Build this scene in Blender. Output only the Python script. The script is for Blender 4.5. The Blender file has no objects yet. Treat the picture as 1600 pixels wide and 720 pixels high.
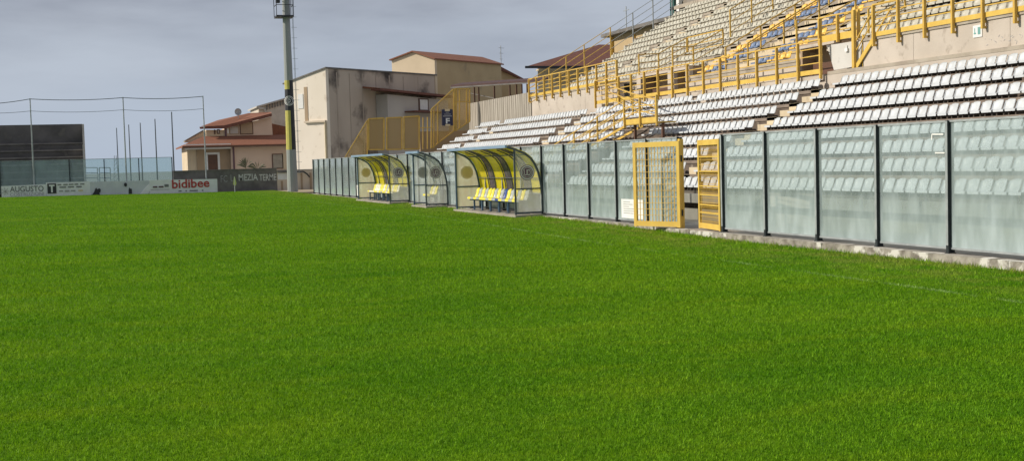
import bpy, math, random
import numpy as np
from mathutils import Vector, Matrix
random.seed(7); RNG = np.random.default_rng(11)
SC = bpy.context.scene
COL = SC.collection
# ------------------------------------------------------------------ camera model (metres, Y runs along the barrier, Z up)
FP = 1950.0; HC = 2.06
def _ray(x, y): return Vector(((x-800)/FP, (360-y)/FP, 1.0))
_Y = _ray(150, 270).normalized()
_a = np.cross(np.array(_ray(150, 270)), np.array(_ray(1150, 242)))
_Z = Vector(_a).normalized()
if _Z.y < 0: _Z = -_Z
_X = Vector(np.cross(np.array(_Z), np.array(_Y)))
if _X.x < 0: _X = -_X
RM = Matrix((_X, _Y, _Z))
CAMP = Vector((0, 0, HC))
def on(ax, v, x, y):
    """point of the survey line through photo point (x, y) on the plane axis=v"""
    d = RM @ _ray(x, y); s = (v-CAMP[ax])/d[ax]
    return CAMP + d*s
def onp(x, y, p0, n):
    d = RM @ _ray(x, y); s = (Vector(p0)-CAMP).dot(Vector(n))/d.dot(Vector(n))
    return CAMP + d*s
cd = bpy.data.cameras.new('camera'); cam = bpy.data.objects.new('camera', cd); COL.objects.link(cam)
cd.sensor_width = 36; cd.lens = 36*FP/1600; cd.clip_start = 0.1; cd.clip_end = 6000
cx, cy, cz = RM @ Vector((1, 0, 0)), RM @ Vector((0, 1, 0)), -(RM @ Vector((0, 0, 1)))
m3 = Matrix((cx, cy, cz)).transposed()
cam.matrix_world = Matrix.Translation(CAMP) @ m3.to_4x4()
SC.camera = cam
# ------------------------------------------------------------------ materials
MATS = {}
def nodes_of(name):
    m = bpy.data.materials.new(name); m.use_nodes = True; MATS[name] = m
    nt = m.node_tree; nt.nodes.clear()
    return m, nt, (lambda t, **k: _mk(nt, t, k)), (lambda a, b: nt.links.new(a, b))
def _mk(nt, t, k):
    n = nt.nodes.new(t)
    for a, b in k.items(): setattr(n, a, b)
    return n
def mat(name, c1, c2=None, scale=3.0, rough=.7, metal=0.0, c3=None, bump=0.0, bscale=40., stretch=(1, 1, 1), detail=6, lo=.35, hi=.65, spot=None, spots=(.6, .75), sscale=2.0, spec=.5, sstretch=(1,1,1)):
    m, nt, N, L = nodes_of(name)
    out = N('ShaderNodeOutputMaterial'); p = N('ShaderNodeBsdfPrincipled'); L(p.outputs[0], out.inputs[0])
    p.inputs['Roughness'].default_value = rough; p.inputs['Metallic'].default_value = metal
    p.inputs['Specular IOR Level'].default_value = spec
    c2 = c2 or tuple(v*.8 for v in c1)
    geo = N('ShaderNodeNewGeometry'); mp = N('ShaderNodeMapping'); L(geo.outputs['Position'], mp.inputs[0]); mp.inputs['Scale'].default_value = stretch
    nz = N('ShaderNodeTexNoise'); nz.inputs['Scale'].default_value = scale; nz.inputs['Detail'].default_value = detail; L(mp.outputs[0], nz.inputs[0])
    cr = N('ShaderNodeValToRGB'); L(nz.outputs[0], cr.inputs[0])
    e = cr.color_ramp.elements; e[0].position = lo; e[0].color = (*c1, 1); e[1].position = hi; e[1].color = (*c2, 1)
    if c3:
        x = e.new((lo+hi)/2); x.color = (*c3, 1)
    col = cr.outputs[0]
    if spot:
        mp2 = N('ShaderNodeMapping'); L(geo.outputs['Position'], mp2.inputs[0]); mp2.inputs['Scale'].default_value = sstretch
        n2 = N('ShaderNodeTexNoise'); n2.inputs['Scale'].default_value = sscale; n2.inputs['Detail'].default_value = 8; L(mp2.outputs[0], n2.inputs[0])
        r2 = N('ShaderNodeMapRange'); L(n2.outputs[0], r2.inputs[0]); r2.inputs[1].default_value = spots[0]; r2.inputs[2].default_value = spots[1]
        mx = N('ShaderNodeMix', data_type='RGBA'); L(r2.outputs[0], mx.inputs[0]); L(col, mx.inputs[6]); mx.inputs[7].default_value = (*spot, 1)
        col = mx.outputs[2]
    L(col, p.inputs['Base Color'])
    if bump:
        nb = N('ShaderNodeTexNoise'); nb.inputs['Scale'].default_value = bscale; nb.inputs['Detail'].default_value = 5; L(geo.outputs['Position'], nb.inputs[0])
        b = N('ShaderNodeBump'); b.inputs['Strength'].default_value = bump; b.inputs['Distance'].default_value = .02; L(nb.outputs[0], b.inputs['Height']); L(b.outputs[0], p.inputs['Normal'])
    return m
def glass(name, tint, dirt, amount, rough=.08, stain=None, low=None, tl_=.3, nz_=(.8, 1.25)):
    """acrylic sheet: tinted see-through + a film of dirt + reflection"""
    m, nt, N, L = nodes_of(name)
    out = N('ShaderNodeOutputMaterial'); tr = N('ShaderNodeBsdfTransparent'); tr.inputs[0].default_value = (*tint, 1)
    df = N('ShaderNodeBsdfDiffuse'); gl = N('ShaderNodeBsdfGlossy'); gl.inputs['Roughness'].default_value = rough
    tl = N('ShaderNodeBsdfTranslucent')
    geo = N('ShaderNodeNewGeometry'); mp = N('ShaderNodeMapping'); mp.inputs['Scale'].default_value = (1, 1, .35); L(geo.outputs['Position'], mp.inputs[0])
    nz = N('ShaderNodeTexNoise'); nz.inputs['Scale'].default_value = 3.5; nz.inputs['Detail'].default_value = 8; L(mp.outputs[0], nz.inputs[0])
    cr = N('ShaderNodeValToRGB'); L(nz.outputs[0], cr.inputs[0]); e = cr.color_ramp.elements
    e[0].position = .35; e[0].color = (*dirt, 1); e[1].position = .7; e[1].color = (*(stain or tuple(min(1, d*1.25) for d in dirt)), 1)
    L(cr.outputs[0], df.inputs[0]); L(cr.outputs[0], tl.inputs[0])
    sep = N('ShaderNodeSeparateXYZ'); L(geo.outputs['Position'], sep.inputs[0])
    mr = N('ShaderNodeMapRange'); L(sep.outputs[2], mr.inputs[0]); mr.inputs[1].default_value = .14; mr.inputs[2].default_value = 1.15; mr.inputs[3].default_value = (low or 0); mr.inputs[4].default_value = 0
    mr2 = N('ShaderNodeMapRange'); L(nz.outputs[0], mr2.inputs[0]); mr2.inputs[1].default_value = .3; mr2.inputs[2].default_value = .75; mr2.inputs[3].default_value = amount*nz_[0]; mr2.inputs[4].default_value = min(1, amount*nz_[1])
    ad = N('ShaderNodeMath', operation='ADD', use_clamp=True); L(mr.outputs[0], ad.inputs[0]); L(mr2.outputs[0], ad.inputs[1])
    oi = N('ShaderNodeObjectInfo'); vr = N('ShaderNodeMapRange'); L(oi.outputs['Random'], vr.inputs[0]); vr.inputs[3].default_value = .78; vr.inputs[4].default_value = 1.22
    mv = N('ShaderNodeMath', operation='MULTIPLY', use_clamp=True); L(ad.outputs[0], mv.inputs[0]); L(vr.outputs[0], mv.inputs[1]); ad = mv
    dd = N('ShaderNodeMixShader'); dd.inputs[0].default_value = tl_; L(df.outputs[0], dd.inputs[1]); L(tl.outputs[0], dd.inputs[2])
    m1 = N('ShaderNodeMixShader'); L(ad.outputs[0], m1.inputs[0]); L(tr.outputs[0], m1.inputs[1]); L(dd.outputs[0], m1.inputs[2])
    lw = N('ShaderNodeLayerWeight'); lw.inputs[0].default_value = .5; pw = N('ShaderNodeMath', operation='POWER'); L(lw.outputs['Facing'], pw.inputs[0]); pw.inputs[1].default_value = 4.5
    fr = N('ShaderNodeMapRange'); L(pw.outputs[0], fr.inputs[0]); fr.inputs[3].default_value = .02; fr.inputs[4].default_value = .7
    m2 = N('ShaderNodeMixShader'); L(fr.outputs[0], m2.inputs[0]); L(m1.outputs[0], m2.inputs[1]); L(gl.outputs[0], m2.inputs[2]); L(m2.outputs[0], out.inputs[0])
    return m
def perforated(name, col, open_):
    m, nt, N, L = nodes_of(name)
    out = N('ShaderNodeOutputMaterial'); tr = N('ShaderNodeBsdfTransparent'); p = N('ShaderNodeBsdfPrincipled')
    p.inputs['Base Color'].default_value = (*col, 1); p.inputs['Roughness'].default_value = .6
    mx = N('ShaderNodeMixShader'); mx.inputs[0].default_value = open_; L(p.outputs[0], mx.inputs[1]); L(tr.outputs[0], mx.inputs[2]); L(mx.outputs[0], out.inputs[0])
    return m
mat('concrete', (.44, .39, .32), (.33, .28, .225), 1.3, .9, c3=(.40, .35, .28), bump=.4, bscale=30, spot=(.22, .19, .155), spots=(.55, .75), sscale=1.1)
mat('concrete_wall', (.56, .495, .425), (.48, .42, .355), .8, .9, bump=.3, bscale=25, spot=(.30, .25, .20), spots=(.60, .76), sscale=2.4)
mat('aisle', (.62, .52, .36), (.54, .45, .31), 2.0, .9, spot=(.36, .29, .2), spots=(.6, .75), sscale=3)
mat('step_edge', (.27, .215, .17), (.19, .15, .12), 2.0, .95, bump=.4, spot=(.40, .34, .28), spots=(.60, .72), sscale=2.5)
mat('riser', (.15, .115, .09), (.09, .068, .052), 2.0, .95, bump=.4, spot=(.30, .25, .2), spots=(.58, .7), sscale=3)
mat('ribbed', (.44, .40, .34), (.27, .24, .20), 1.2, .95, stretch=(1, 4, .3), bump=.3)
mat('kerb', (.40, .37, .32), (.17, .15, .125), 4.5, .95, bump=.6, spot=(.62, .60, .55), spots=(.55, .62), sscale=2.2)
mat('walk', (.38, .35, .30), (.28, .25, .21), .9, .95, bump=.3)
mat('steel', (.055, .07, .078), (.09, .105, .11), 6, .55, .1)
mat('post_steel', (.025, .03, .033), (.035, .042, .045), 6, .7, 0, spec=.15)
mat('galv', (.42, .45, .46), (.3, .33, .34), 4, .5, .3)
mat('wall_white', (.60, .585, .55), (.54, .525, .49), 1.2, .9, spot=(.42, .40, .37), spots=(.62, .8), sscale=3)
mat('black', (.02, .022, .028), (.035, .035, .04), 5, .5)
mat('bracket', (.05, .045, .04), (.09, .07, .05), 5, .7)
mat('yellow', (.68, .445, .085), (.56, .35, .065), 2.5, .5, spot=(.33, .15, .04), spots=(.68, .8), sscale=6)
mat('yellow_b', (.72, .50, .10), (.64, .42, .08), 2.5, .45, spot=(.33, .17, .04), spots=(.70, .8), sscale=5)
mat('seat_white', (.54, .565, .585), (.46, .48, .49), 2.6, .45, lo=.38, hi=.68, spot=(.40, .39, .36), spots=(.66, .82), sscale=9)
mat('seat_cream', (.49, .47, .39), (.39, .37, .29), 2.2, .5, spot=(.38, .31, .2), spots=(.62, .8), sscale=3)
mat('seat_yellow', (.82, .52, .10), (.74, .42, .06), 3, .45)
mat('seat_blue', (.09, .15, .28), (.14, .19, .29), 3, .45)
mat('shell_yellow', (.80, .70, .06), (.70, .62, .05), 3, .35)
mat('shell_grey', (.40, .43, .40), (.30, .33, .32), 3, .35)
mat('shell_white', (.74, .72, .60), (.66, .64, .52), 3, .35)
mat('shell_blue', (.02, .06, .26), (.02, .05, .2), 3, .35)
mat('paper', (.80, .80, .78), (.74, .74, .72), 3, .7)
mat('ink', (.16, .16, .17), (.22, .22, .23), 8, .8)
mat('ink_dark', (.03, .03, .035), (.05, .05, .055), 8, .8)
mat('ink_faint', (.36, .35, .35), (.42, .41, .4), 8, .8)
mat('red_ink', (.50, .05, .045), (.42, .05, .045), 8, .7)
mat('vinyl', (.84, .83, .85), (.76, .75, .77), 1.5, .5, bump=.5, bscale=3)
mat('vinyl_grey', (.66, .67, .72), (.58, .59, .65), 1.0, .5, bump=.8, bscale=2)
mat('plaster_cream', (.70, .60, .47), (.63, .53, .41), .35, .9, spot=(.50, .41, .31), spots=(.55, .85), sscale=.7)
mat('plaster_pale', (.82, .74, .63), (.76, .68, .57), .3, .9, spot=(.55, .46, .36), spots=(.6, .8), sscale=1.2)
mat('hall_grey', (.54, .455, .37), (.45, .375, .305), .5, .95, stretch=(1, 1, .25), spot=(.075, .062, .055), spots=(.53, .68), sscale=.35, bump=.3)
mat('hall_grey_line', (.47, .39, .32), (.40, .33, .27), .8, .95)
mat('ochre', (.52, .39, .22), (.46, .34, .19), .5, .9, spot=(.22, .18, .13), spots=(.60, .78), sscale=.5, sstretch=(1, 1, .5))
mat('house_peach', (.68, .52, .40), (.63, .48, .37), .5, .9)
mat('house_cream', (.66, .54, .38), (.6, .49, .34), .5, .9)
mat('house_brown', (.42, .31, .2), (.37, .27, .18), .5, .9)
mat('annex', (.52, .48, .43), (.47, .43, .39), .5, .9)
mat('tiles', (.27, .105, .055), (.19, .075, .042), 3, .85, stretch=(1, 6, 1), bump=.5)
mat('tiles_dark', (.19, .075, .048), (.135, .052, .036), 3, .8)
mat('canopy_dark', (.085, .04, .035), (.06, .03, .028), 3, .8)
mat('block', (.50, .47, .42), (.42, .39, .34), 1, .95)
mat('dark_wall', (.21, .195, .18), (.13, .122, .115), 1.2, .95, spot=(.20, .19, .17), spots=(.58, .75), sscale=1.5, bump=.5)
mat('old_stand', (.14, .13, .125), (.085, .08, .077), .6, .95, spot=(.16, .15, .13), spots=(.56, .75), sscale=1.2, bump=.5)
mat('pale_block', (.60, .54, .45), (.5, .44, .36), 1.2, .95, spot=(.3, .27, .22), spots=(.6, .8), sscale=2)
mat('white_paint', (.80, .80, .78), (.74, .74, .72), 3, .8)
mat('chalk', (.42, .42, .41), (.28, .28, .275), 4, .9)
mat('chalk_bright', (.66, .66, .63), (.46, .46, .44), 4, .9)
mat('mast_grey', (.34, .36, .35), (.27, .29, .28), 1.5, .5, stretch=(1, 1, .2))
mat('mast_yellow', (.58, .52, .12), (.50, .45, .10), 2, .5)
mat('dark_glass', (.06, .065, .07), (.10, .10, .10), 2, .15)
mat('shade_glass', (.30, .27, .22), (.24, .21, .17), 2, .25)
mat('green_frame', (.02, .10, .085), (.02, .08, .07), 2, .5)
mat('brown', (.13, .06, .035), (.1, .05, .03), 2, .6)
mat('navy', (.012, .018, .06), (.018, .022, .07), 2, .5)
mat('flag', (.62, .66, .22), (.55, .6, .18), 2, .7)
mat('leaf', (.12, .13, .07), (.08, .09, .05), 5, .7)
mat('dirt', (.42, .34, .22), (.32, .26, .17), 1.2, .95, bump=.5)
mat('land', (.22, .24, .24), (.17, .20, .18), .05, .95)
mat('sign_green', (.14, .34, .32), (.18, .36, .34), 3, .5)
mat('blue_steel', (.07, .13, .21), (.05, .10, .17), 3, .4)
mat('alu_blue', (.30, .42, .55), (.22, .33, .48), .9, .35, .2)
mat('tan_mark', (.72, .60, .38), (.66, .54, .34), 3, .6)
mat('maroon', (.13, .055, .075), (.10, .045, .06), 3, .5)
mat('stripe_grey', (.10, .085, .095), (.13, .11, .12), 2, .6)
perforated('mesh_yellow', (.46, .31, .11), .42)
perforated('mesh_fine', (.70, .47, .14), .70)
glass('fence_glass', (.90, .95, .95), (.48, .565, .565), .36, .12, low=.36, stain=(.60, .69, .705), nz_=(.8, 1.25))
glass('end_glass', (.88, .95, .95), (.36, .48, .48), .18, .1, nz_=(.9, 1.1))
glass('side_acrylic', (.98, .98, .96), (.90, .89, .80), .21, .1, low=.18, tl_=.55, nz_=(.9, 1.1))
glass('end_acrylic', (.97, .95, .90), (.93, .83, .66), .48, .15, tl_=.6, low=.2, nz_=(.9, 1.1))
glass('end_clear', (.97, .97, .96), (.85, .86, .85), .42, .15, tl_=.6, nz_=(.9, 1.1))
glass('roof_yellow', (.95, .88, .14), (.95, .86, .03), .88, .2, stain=(.90, .80, .03), tl_=.5)
glass('roof_grey', (.45, .40, .45), (.17, .14, .16), .66, .2, stain=(.22, .19, .22))
glass('roof_clear', (.9, .92, .92), (.46, .47, .47), .25, .15)
# ------------------------------------------------------------------ mesh helpers
ORG = {}
def empty(name, loc, label=None, cat=None, group=None):
    o = bpy.data.objects.new(name, None); COL.objects.link(o); o.location = loc; ORG[o.name] = Vector(loc)
    o.empty_display_size = .2
    if label: o['label'] = label
    if cat: o['category'] = cat
    if group: o['group'] = group
    return o
def tag(o, label, cat, group=None, kind=None):
    if label: o['label'] = label
    if cat: o['category'] = cat
    if group: o['group'] = group
    if kind: o['kind'] = kind
    return o
class MB:
    def __init__(s): s.v = []; s.f = []; s.m = []; s.smooth = False
    def add(s, vs, fs, mi=0):
        b = len(s.v); s.v += [tuple(v) for v in vs]; s.f += [tuple(b+i for i in f) for f in fs]; s.m += [mi]*len(fs); return s
    def box(s, x0, x1, y0, y1, z0, z1, mi=0):
        return s.add([(x0, y0, z0), (x1, y0, z0), (x1, y1, z0), (x0, y1, z0), (x0, y0, z1), (x1, y0, z1), (x1, y1, z1), (x0, y1, z1)],
                     [(0, 3, 2, 1), (4, 5, 6, 7), (0, 1, 5, 4), (1, 2, 6, 5), (2, 3, 7, 6), (3, 0, 4, 7)], mi)
    def prism(s, pts, ext, mi=0):
        n = len(pts); e = Vector(ext); p = [Vector(q) for q in pts]
        return s.add(p+[q+e for q in p], [tuple(range(n))[::-1], tuple(range(n, 2*n))]+[(i, (i+1) % n, n+(i+1) % n, n+i) for i in range(n)], mi)
    def bar(s, p, q, w, h=None, mi=0, up=(0, 0, 1)):
        """rectangular bar from p to q; w across, h along up"""
        p, q = Vector(p), Vector(q); h = h or w; d = (q-p).normalized(); u = Vector(up)
        if abs(d.dot(u)) > .99: u = Vector((1, 0, 0))
        a = d.cross(u).normalized()*(w/2); b = a.cross(d).normalized()*(h/2)
        c = [p-a-b, p+a-b, p+a+b, p-a+b]
        return s.prism(c, q-p, mi)
    def tube(s, p, q, r, n=8, r2=None, mi=0):
        p, q = Vector(p), Vector(q); d = (q-p).normalized(); u = Vector((0, 0, 1)) if abs(d.z) < .9 else Vector((1, 0, 0))
        a = d.cross(u).normalized(); b = d.cross(a); r2 = r if r2 is None else r2
        vs = [p+(a*math.cos(t)+b*math.sin(t))*r for t in [2*math.pi*i/n for i in range(n)]] + [q+(a*math.cos(t)+b*math.sin(t))*r2 for t in [2*math.pi*i/n for i in range(n)]]
        return s.add(vs, [(i, (i+1) % n, n+(i+1) % n, n+i) for i in range(n)]+[tuple(range(n))[::-1], tuple(range(n, 2*n))], mi)
    def build(s, name, ms, parent=None, label=None, cat=None, group=None, kind=None, smooth=False):
        org = Vector((0, 0, 0)); 
        if parent is not None: org = ORG[parent.name]
        me = bpy.data.meshes.new(name)
        me.from_pydata([tuple(Vector(v)-org) for v in s.v], [], s.f)
        for m in (ms if isinstance(ms, (list, tuple)) else [ms]): me.materials.append(MATS[m])
        me.polygons.foreach_set('material_index', s.m)
        if smooth: me.polygons.foreach_set('use_smooth', [True]*len(s.f))
        me.update()
        o = bpy.data.objects.new(name, me); COL.objects.link(o)
        if parent is not None:
            o.parent = parent
        ORG[o.name] = org
        tag(o, label, cat, group, kind)
        return o
def text_mesh(txt, size, bold=0.0, cap=None):
    cu = bpy.data.curves.new('t', 'FONT'); cu.body = txt; cu.size = size; cu.extrude = 0; cu.offset = bold; cu.resolution_u = 3
    o = bpy.data.objects.new('t', cu); COL.objects.link(o)
    me = bpy.data.meshes.new_from_object(o); vs = [tuple(v.co) for v in me.vertices]; fs = [tuple(p.vertices) for p in me.polygons]
    bpy.data.objects.remove(o); bpy.data.curves.remove(cu); bpy.data.meshes.remove(me)
    return vs, fs
def put_text(mb, txt, width, height, origin, ax, up, mi=0, bold=0.0, thick=0.0):
    """letters fitted to width x height, lower left at origin; ax and up are unit vectors"""
    vs, fs = text_mesh(txt, 1.0, bold)
    xs = [v[0] for v in vs]; ys = [v[1] for v in vs]; x0, x1, y0, y1 = min(xs), max(xs), min(ys), max(ys)
    ax, up, o = Vector(ax), Vector(up), Vector(origin)
    mb.add([o+ax*((v[0]-x0)/(x1-x0)*width)+up*((v[1]-y0)/(y1-y0)*height) for v in vs], fs, mi)
def disc(mb, c, ax, up, r, n=24, mi=0, r_in=0, yaw=None):
    c, ax, up = Vector(c), Vector(ax), Vector(up)
    P = lambda rr, i: c+ax*(rr*math.cos(2*math.pi*i/n))+up*(rr*math.sin(2*math.pi*i/n))
    if r_in: mb.add([P(r, i) for i in range(n)]+[P(r_in, i) for i in range(n)], [(i, (i+1) % n, n+(i+1) % n, n+i) for i in range(n)], mi)
    else: mb.add([P(r, i) for i in range(n)], [tuple(range(n))], mi)
def copy_tree(o, loc=None, parent=None):
    c = o.copy(); COL.objects.link(c); c.parent = parent
    if loc is not None: c.location = loc
    for ch in list(o.children): copy_tree(ch, None, c)
    return c
def struct(name, mb, m): return mb.build(name, m, kind='structure')
# ------------------------------------------------------------------ ground
def crown(x, y):
    z = -.2+.36*(1-((x+14)/29.)**2)
    e = -.16+.13*np.clip((y-28)/12., 0, 1)
    return np.maximum(z, e-.06*np.clip((x-15.3)/1.0, 0, 1)) if np.isscalar(x) else np.maximum(z, e)
X1, T1, ZC1, R1 = 18.5, .91, 1.22, .48
XL = lambda k: X1+T1*(k-1)
ZL = lambda k: ZC1-.27+R1*(k-1)          # tread height
XU = lambda j: 27.3+.87*j
ZU = lambda j: 6.20+.478*j
FX = 15.9                                 # barrier
MB().add([(-2500, -800, -.6), (2500, -800, -.6), (2500, 4500, -.6), (-2500, 4500, -.6)], [(0, 1, 2, 3)]).build('ground', 'land', kind='structure')
# pitch sheet
def pitch_mat():
    m, nt, N, L = nodes_of('turf')
    out = N('ShaderNodeOutputMaterial'); p = N('ShaderNodeBsdfPrincipled'); L(p.outputs[0], out.inputs[0]); p.inputs['Roughness'].default_value = .85; p.inputs['Specular IOR Level'].default_value = .05
    c = turf_color(nt, N, L, .92); L(c, p.inputs['Base Color'])
    geo = N('ShaderNodeNewGeometry'); nb = N('ShaderNodeTexNoise'); nb.inputs['Scale'].default_value = 14; nb.inputs['Detail'].default_value = 8; L(geo.outputs['Position'], nb.inputs[0])
    b = N('ShaderNodeBump'); b.inputs['Strength'].default_value = .9; b.inputs['Distance'].default_value = .06; L(nb.outputs[0], b.inputs['Height']); L(b.outputs[0], p.inputs['Normal'])
def turf_color(nt, N, L, k):
    geo = N('ShaderNodeNewGeometry')
    def noise(sc, st=(1, 1, 1), det=4):
        mp = N('ShaderNodeMapping'); mp.inputs['Scale'].default_value = st; L(geo.outputs['Position'], mp.inputs[0])
        n = N('ShaderNodeTexNoise'); n.inputs['Scale'].default_value = sc; n.inputs['Detail'].default_value = det; L(mp.outputs[0], n.inputs[0]); return n.outputs[0]
    def mix(f, a, b):
        x = N('ShaderNodeMix', data_type='RGBA'); L(f, x.inputs[0])
        for i, v in ((6, a), (7, b)):
            if isinstance(v, tuple): x.inputs[i].default_value = (*[q*k for q in v], 1)
            else: L(v, x.inputs[i])
        return x.outputs[2]
    def mr(v, a, b, c=0, d=1):
        r = N('ShaderNodeMapRange'); L(v, r.inputs[0]); r.inputs[1].default_value = a; r.inputs[2].default_value = b; r.inputs[3].default_value = c; r.inputs[4].default_value = d; return r.outputs[0]
    c = mix(mr(noise(.16, (1, 1, 1), 5), .36, .66), (.066, .168, .003), (.098, .200, .004))
    c = mix(mr(noise(.9, (.6, 1.6, 1), 6), .47, .72, 0, .60), c, (.140, .226, .005))
    c = mix(mr(noise(.45, (.5, 1.8, 1), 4), .50, .70, 0, .30), c, (.150, .232, .006))
    c = mix(mr(noise(3.2, (1, 1, 1), 5), .50, .72, 0, .35), c, (.045, .140, .003))
    bd = N('ShaderNodeTexWave'); bd.bands_direction = 'Y'; bd.inputs['Scale'].default_value = .055; bd.inputs['Distortion'].default_value = .8; bd.inputs['Detail'].default_value = 1; L(geo.outputs['Position'], bd.inputs[0])
    c = mix(mr(bd.outputs['Fac'], .3, .7, 0, .22), c, (.115, .225, .008))
    # worn yellowish margin beside the barrier
    sep = N('ShaderNodeSeparateXYZ'); L(geo.outputs['Position'], sep.inputs[0])
    w = mr(sep.outputs[0], 12.6, 15.6, 0, .65); nn = mr(noise(1.7, (1, .5, 1), 6), .40, .62); ml = N('ShaderNodeMath', operation='MULTIPLY'); L(w, ml.inputs[0]); L(nn, ml.inputs[1])
    c = mix(ml.outputs[0], c, (.20, .20, .045))
    # faint side line
    d = N('ShaderNodeMath', operation='SUBTRACT'); L(sep.outputs[0], d.inputs[0]); d.inputs[1].default_value = 12.35
    ab = N('ShaderNodeMath', operation='ABSOLUTE'); L(d.outputs[0], ab.inputs[0])
    ln = mr(ab.outputs[0], .03, .08, .32, 0); n3 = mr(noise(2.2, (1, .6, 1), 5), .40, .6, 0, 1); m4 = N('ShaderNodeMath', operation='MULTIPLY'); L(ln, m4.inputs[0]); L(n3, m4.inputs[1])
    return mix(m4.outputs[0], c, (.34, .40, .22))
pitch_mat()
def sheet(name, xs, ys, fz, m):
    nx, ny = len(xs), len(ys); X, Yg = np.meshgrid(xs, ys, indexing='ij'); Zg = fz(X, Yg)
    vs = np.stack([X.ravel(), Yg.ravel(), Zg.ravel()], 1).tolist()
    fs = [(i*ny+j, (i+1)*ny+j, (i+1)*ny+j+1, i*ny+j+1) for i in range(nx-1) for j in range(ny-1)]
    b = MB(); b.v = vs; b.f = fs; b.m = [0]*len(fs); return b.build(name, m, kind='structure', smooth=True)
sheet('pitch', np.linspace(-60, 15.68, 80), np.linspace(-12, 118.6, 90), crown, 'turf')
# far corner bare ground, walkway and kerb
MB().box(12.6, 22, 107.2, 119.0, -.3, -.085).build('dirt_margin', 'dirt', kind='structure')
MB().box(15.92, 19.0, -4, 97, -.3, -.004).build('walkway', 'walk', kind='structure')
kb = MB()
y = -4.0
while y < 43.2:
    l = min(random.uniform(2.2, 3.4), 43.4-y); kb.box(15.62+random.uniform(-.02, .02), 15.915, y+.006, y+l-.006, -.35, .012+random.uniform(-.012, .006)); y += l
kb.box(15.72, 15.915, 52.4, 57.0, -.3, .01); kb.box(15.72, 15.915, 60, 64.8, -.3, .01); kb.box(15.70, 15.915, 74, 96.6, -.3, .0)
struct('kerb', kb, 'kerb')
sl = MB()
for a, b_ in ((43.9, 52.4), (57.1, 60.0), (64.9, 73.9)): sl.box(14.70, 15.9, a, b_, -.3, .045)
struct('pavement', sl, 'walk')
# ------------------------------------------------------------------ grass blades (one stuff object)
def grass():
    H = Vector((_X.z, _Y.z)).normalized()  # heading of the view on the ground
    a0 = math.atan2(_X.z, _Y.z); n = 1250000
    r0, r1 = 7.2, 125.0
    u = RNG.random(n); r = r0*(r1/r0)**u
    th = a0+(RNG.random(n)-.5)*math.radians(62)
    x = r*np.sin(th); yy = r*np.cos(th)
    # tufts
    x += RNG.normal(0, .02, n)*(r/9); yy += RNG.normal(0, .02, n)*(r/9)
    ok = (x < 15.62) & (yy > 2) & (yy < 118.0) & ~((x > 12.5) & (yy > 107))& ~((x > 14.68) & (((yy > 43.8) & (yy < 52.5)) | ((yy > 57) & (yy < 60.1)) | ((yy > 64.8) & (yy < 74.0)))); x, yy, r = x[ok], yy[ok], r[ok]; n = len(x)
    z = crown(x, yy)
    sc = (r/9.)**.55
    hgt = (.013+.016*RNG.random(n))*np.minimum(sc, 1.9)
    edge = x > 15.0; hgt = np.where(edge, hgt*(1.2+1.6*RNG.random(n)**2), hgt)
    w = (.0030+.0026*RNG.random(n))*sc
    ang = RNG.random(n)*2*np.pi; lean = (.15+.75*RNG.random(n))*hgt; la = RNG.random(n)*2*np.pi
    dx, dy = np.cos(ang)*w, np.sin(ang)*w
    V = np.empty((n, 3, 3))
    V[:, 0] = np.stack([x-dx, yy-dy, z-.004], 1); V[:, 1] = np.stack([x+dx, yy+dy, z-.004], 1)
    V[:, 2] = np.stack([x+np.cos(la)*lean, yy+np.sin(la)*lean, z+hgt], 1)
    me = bpy.data.meshes.new('grass'); me.vertices.add(3*n); me.vertices.foreach_set('co', V.ravel().astype(np.float32))
    me.loops.add(3*n); me.loops.foreach_set('vertex_index', np.arange(3*n, dtype=np.int32))
    me.polygons.add(n); me.polygons.foreach_set('loop_start', np.arange(0, 3*n, 3, dtype=np.int32)); me.polygons.foreach_set('loop_total', np.full(n, 3, dtype=np.int32))
    at = me.attributes.new('tone', 'FLOAT', 'FACE'); cell = np.floor(x/(.022*sc)).astype(np.int64)*73856093 ^ np.floor(yy/(.032*sc)).astype(np.int64)*19349663
    ch = ((cell*2654435761) % 1000003)/1000003.
    at.data.foreach_set('value', (.5*RNG.random(n)+.5*ch).astype(np.float32))
    me.update(calc_edges=True)
    m, nt, N, L = nodes_of('blade')
    out = N('ShaderNodeOutputMaterial'); p = N('ShaderNodeBsdfPrincipled'); p.inputs['Roughness'].default_value = .6; p.inputs['Specular IOR Level'].default_value = .12
    c = turf_color(nt, N, L, 1.78)
    atn = N('ShaderNodeAttribute'); atn.attribute_name = 'tone'
    r = N('ShaderNodeMapRange'); L(atn.outputs['Fac'], r.inputs[0]); r.inputs[3].default_value = .48; r.inputs[4].default_value = 1.5
    hs = N('ShaderNodeHueSaturation'); L(r.outputs[0], hs.inputs['Value']); L(c, hs.inputs['Color']); hs.inputs['Saturation'].default_value = 1.0
    h2 = N('ShaderNodeMapRange'); L(atn.outputs['Fac'], h2.inputs[0]); h2.inputs[3].default_value = .515; h2.inputs[4].default_value = .485; L(h2.outputs[0], hs.inputs['Hue'])
    L(hs.outputs[0], p.inputs['Base Color'])
    tl = N('ShaderNodeBsdfTranslucent'); L(hs.outputs[0], tl.inputs[0]); mx = N('ShaderNodeMixShader'); mx.inputs[0].default_value = .35
    L(p.outputs[0], mx.inputs[1]); L(tl.outputs[0], mx.inputs[2]); L(mx.outputs[0], out.inputs[0])
    me.materials.append(m)
    o = bpy.data.objects.new('grass', me); COL.objects.link(o)
    tag(o, 'short mown bright green grass covering the football pitch', 'grass', kind='stuff')
grass()
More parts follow.
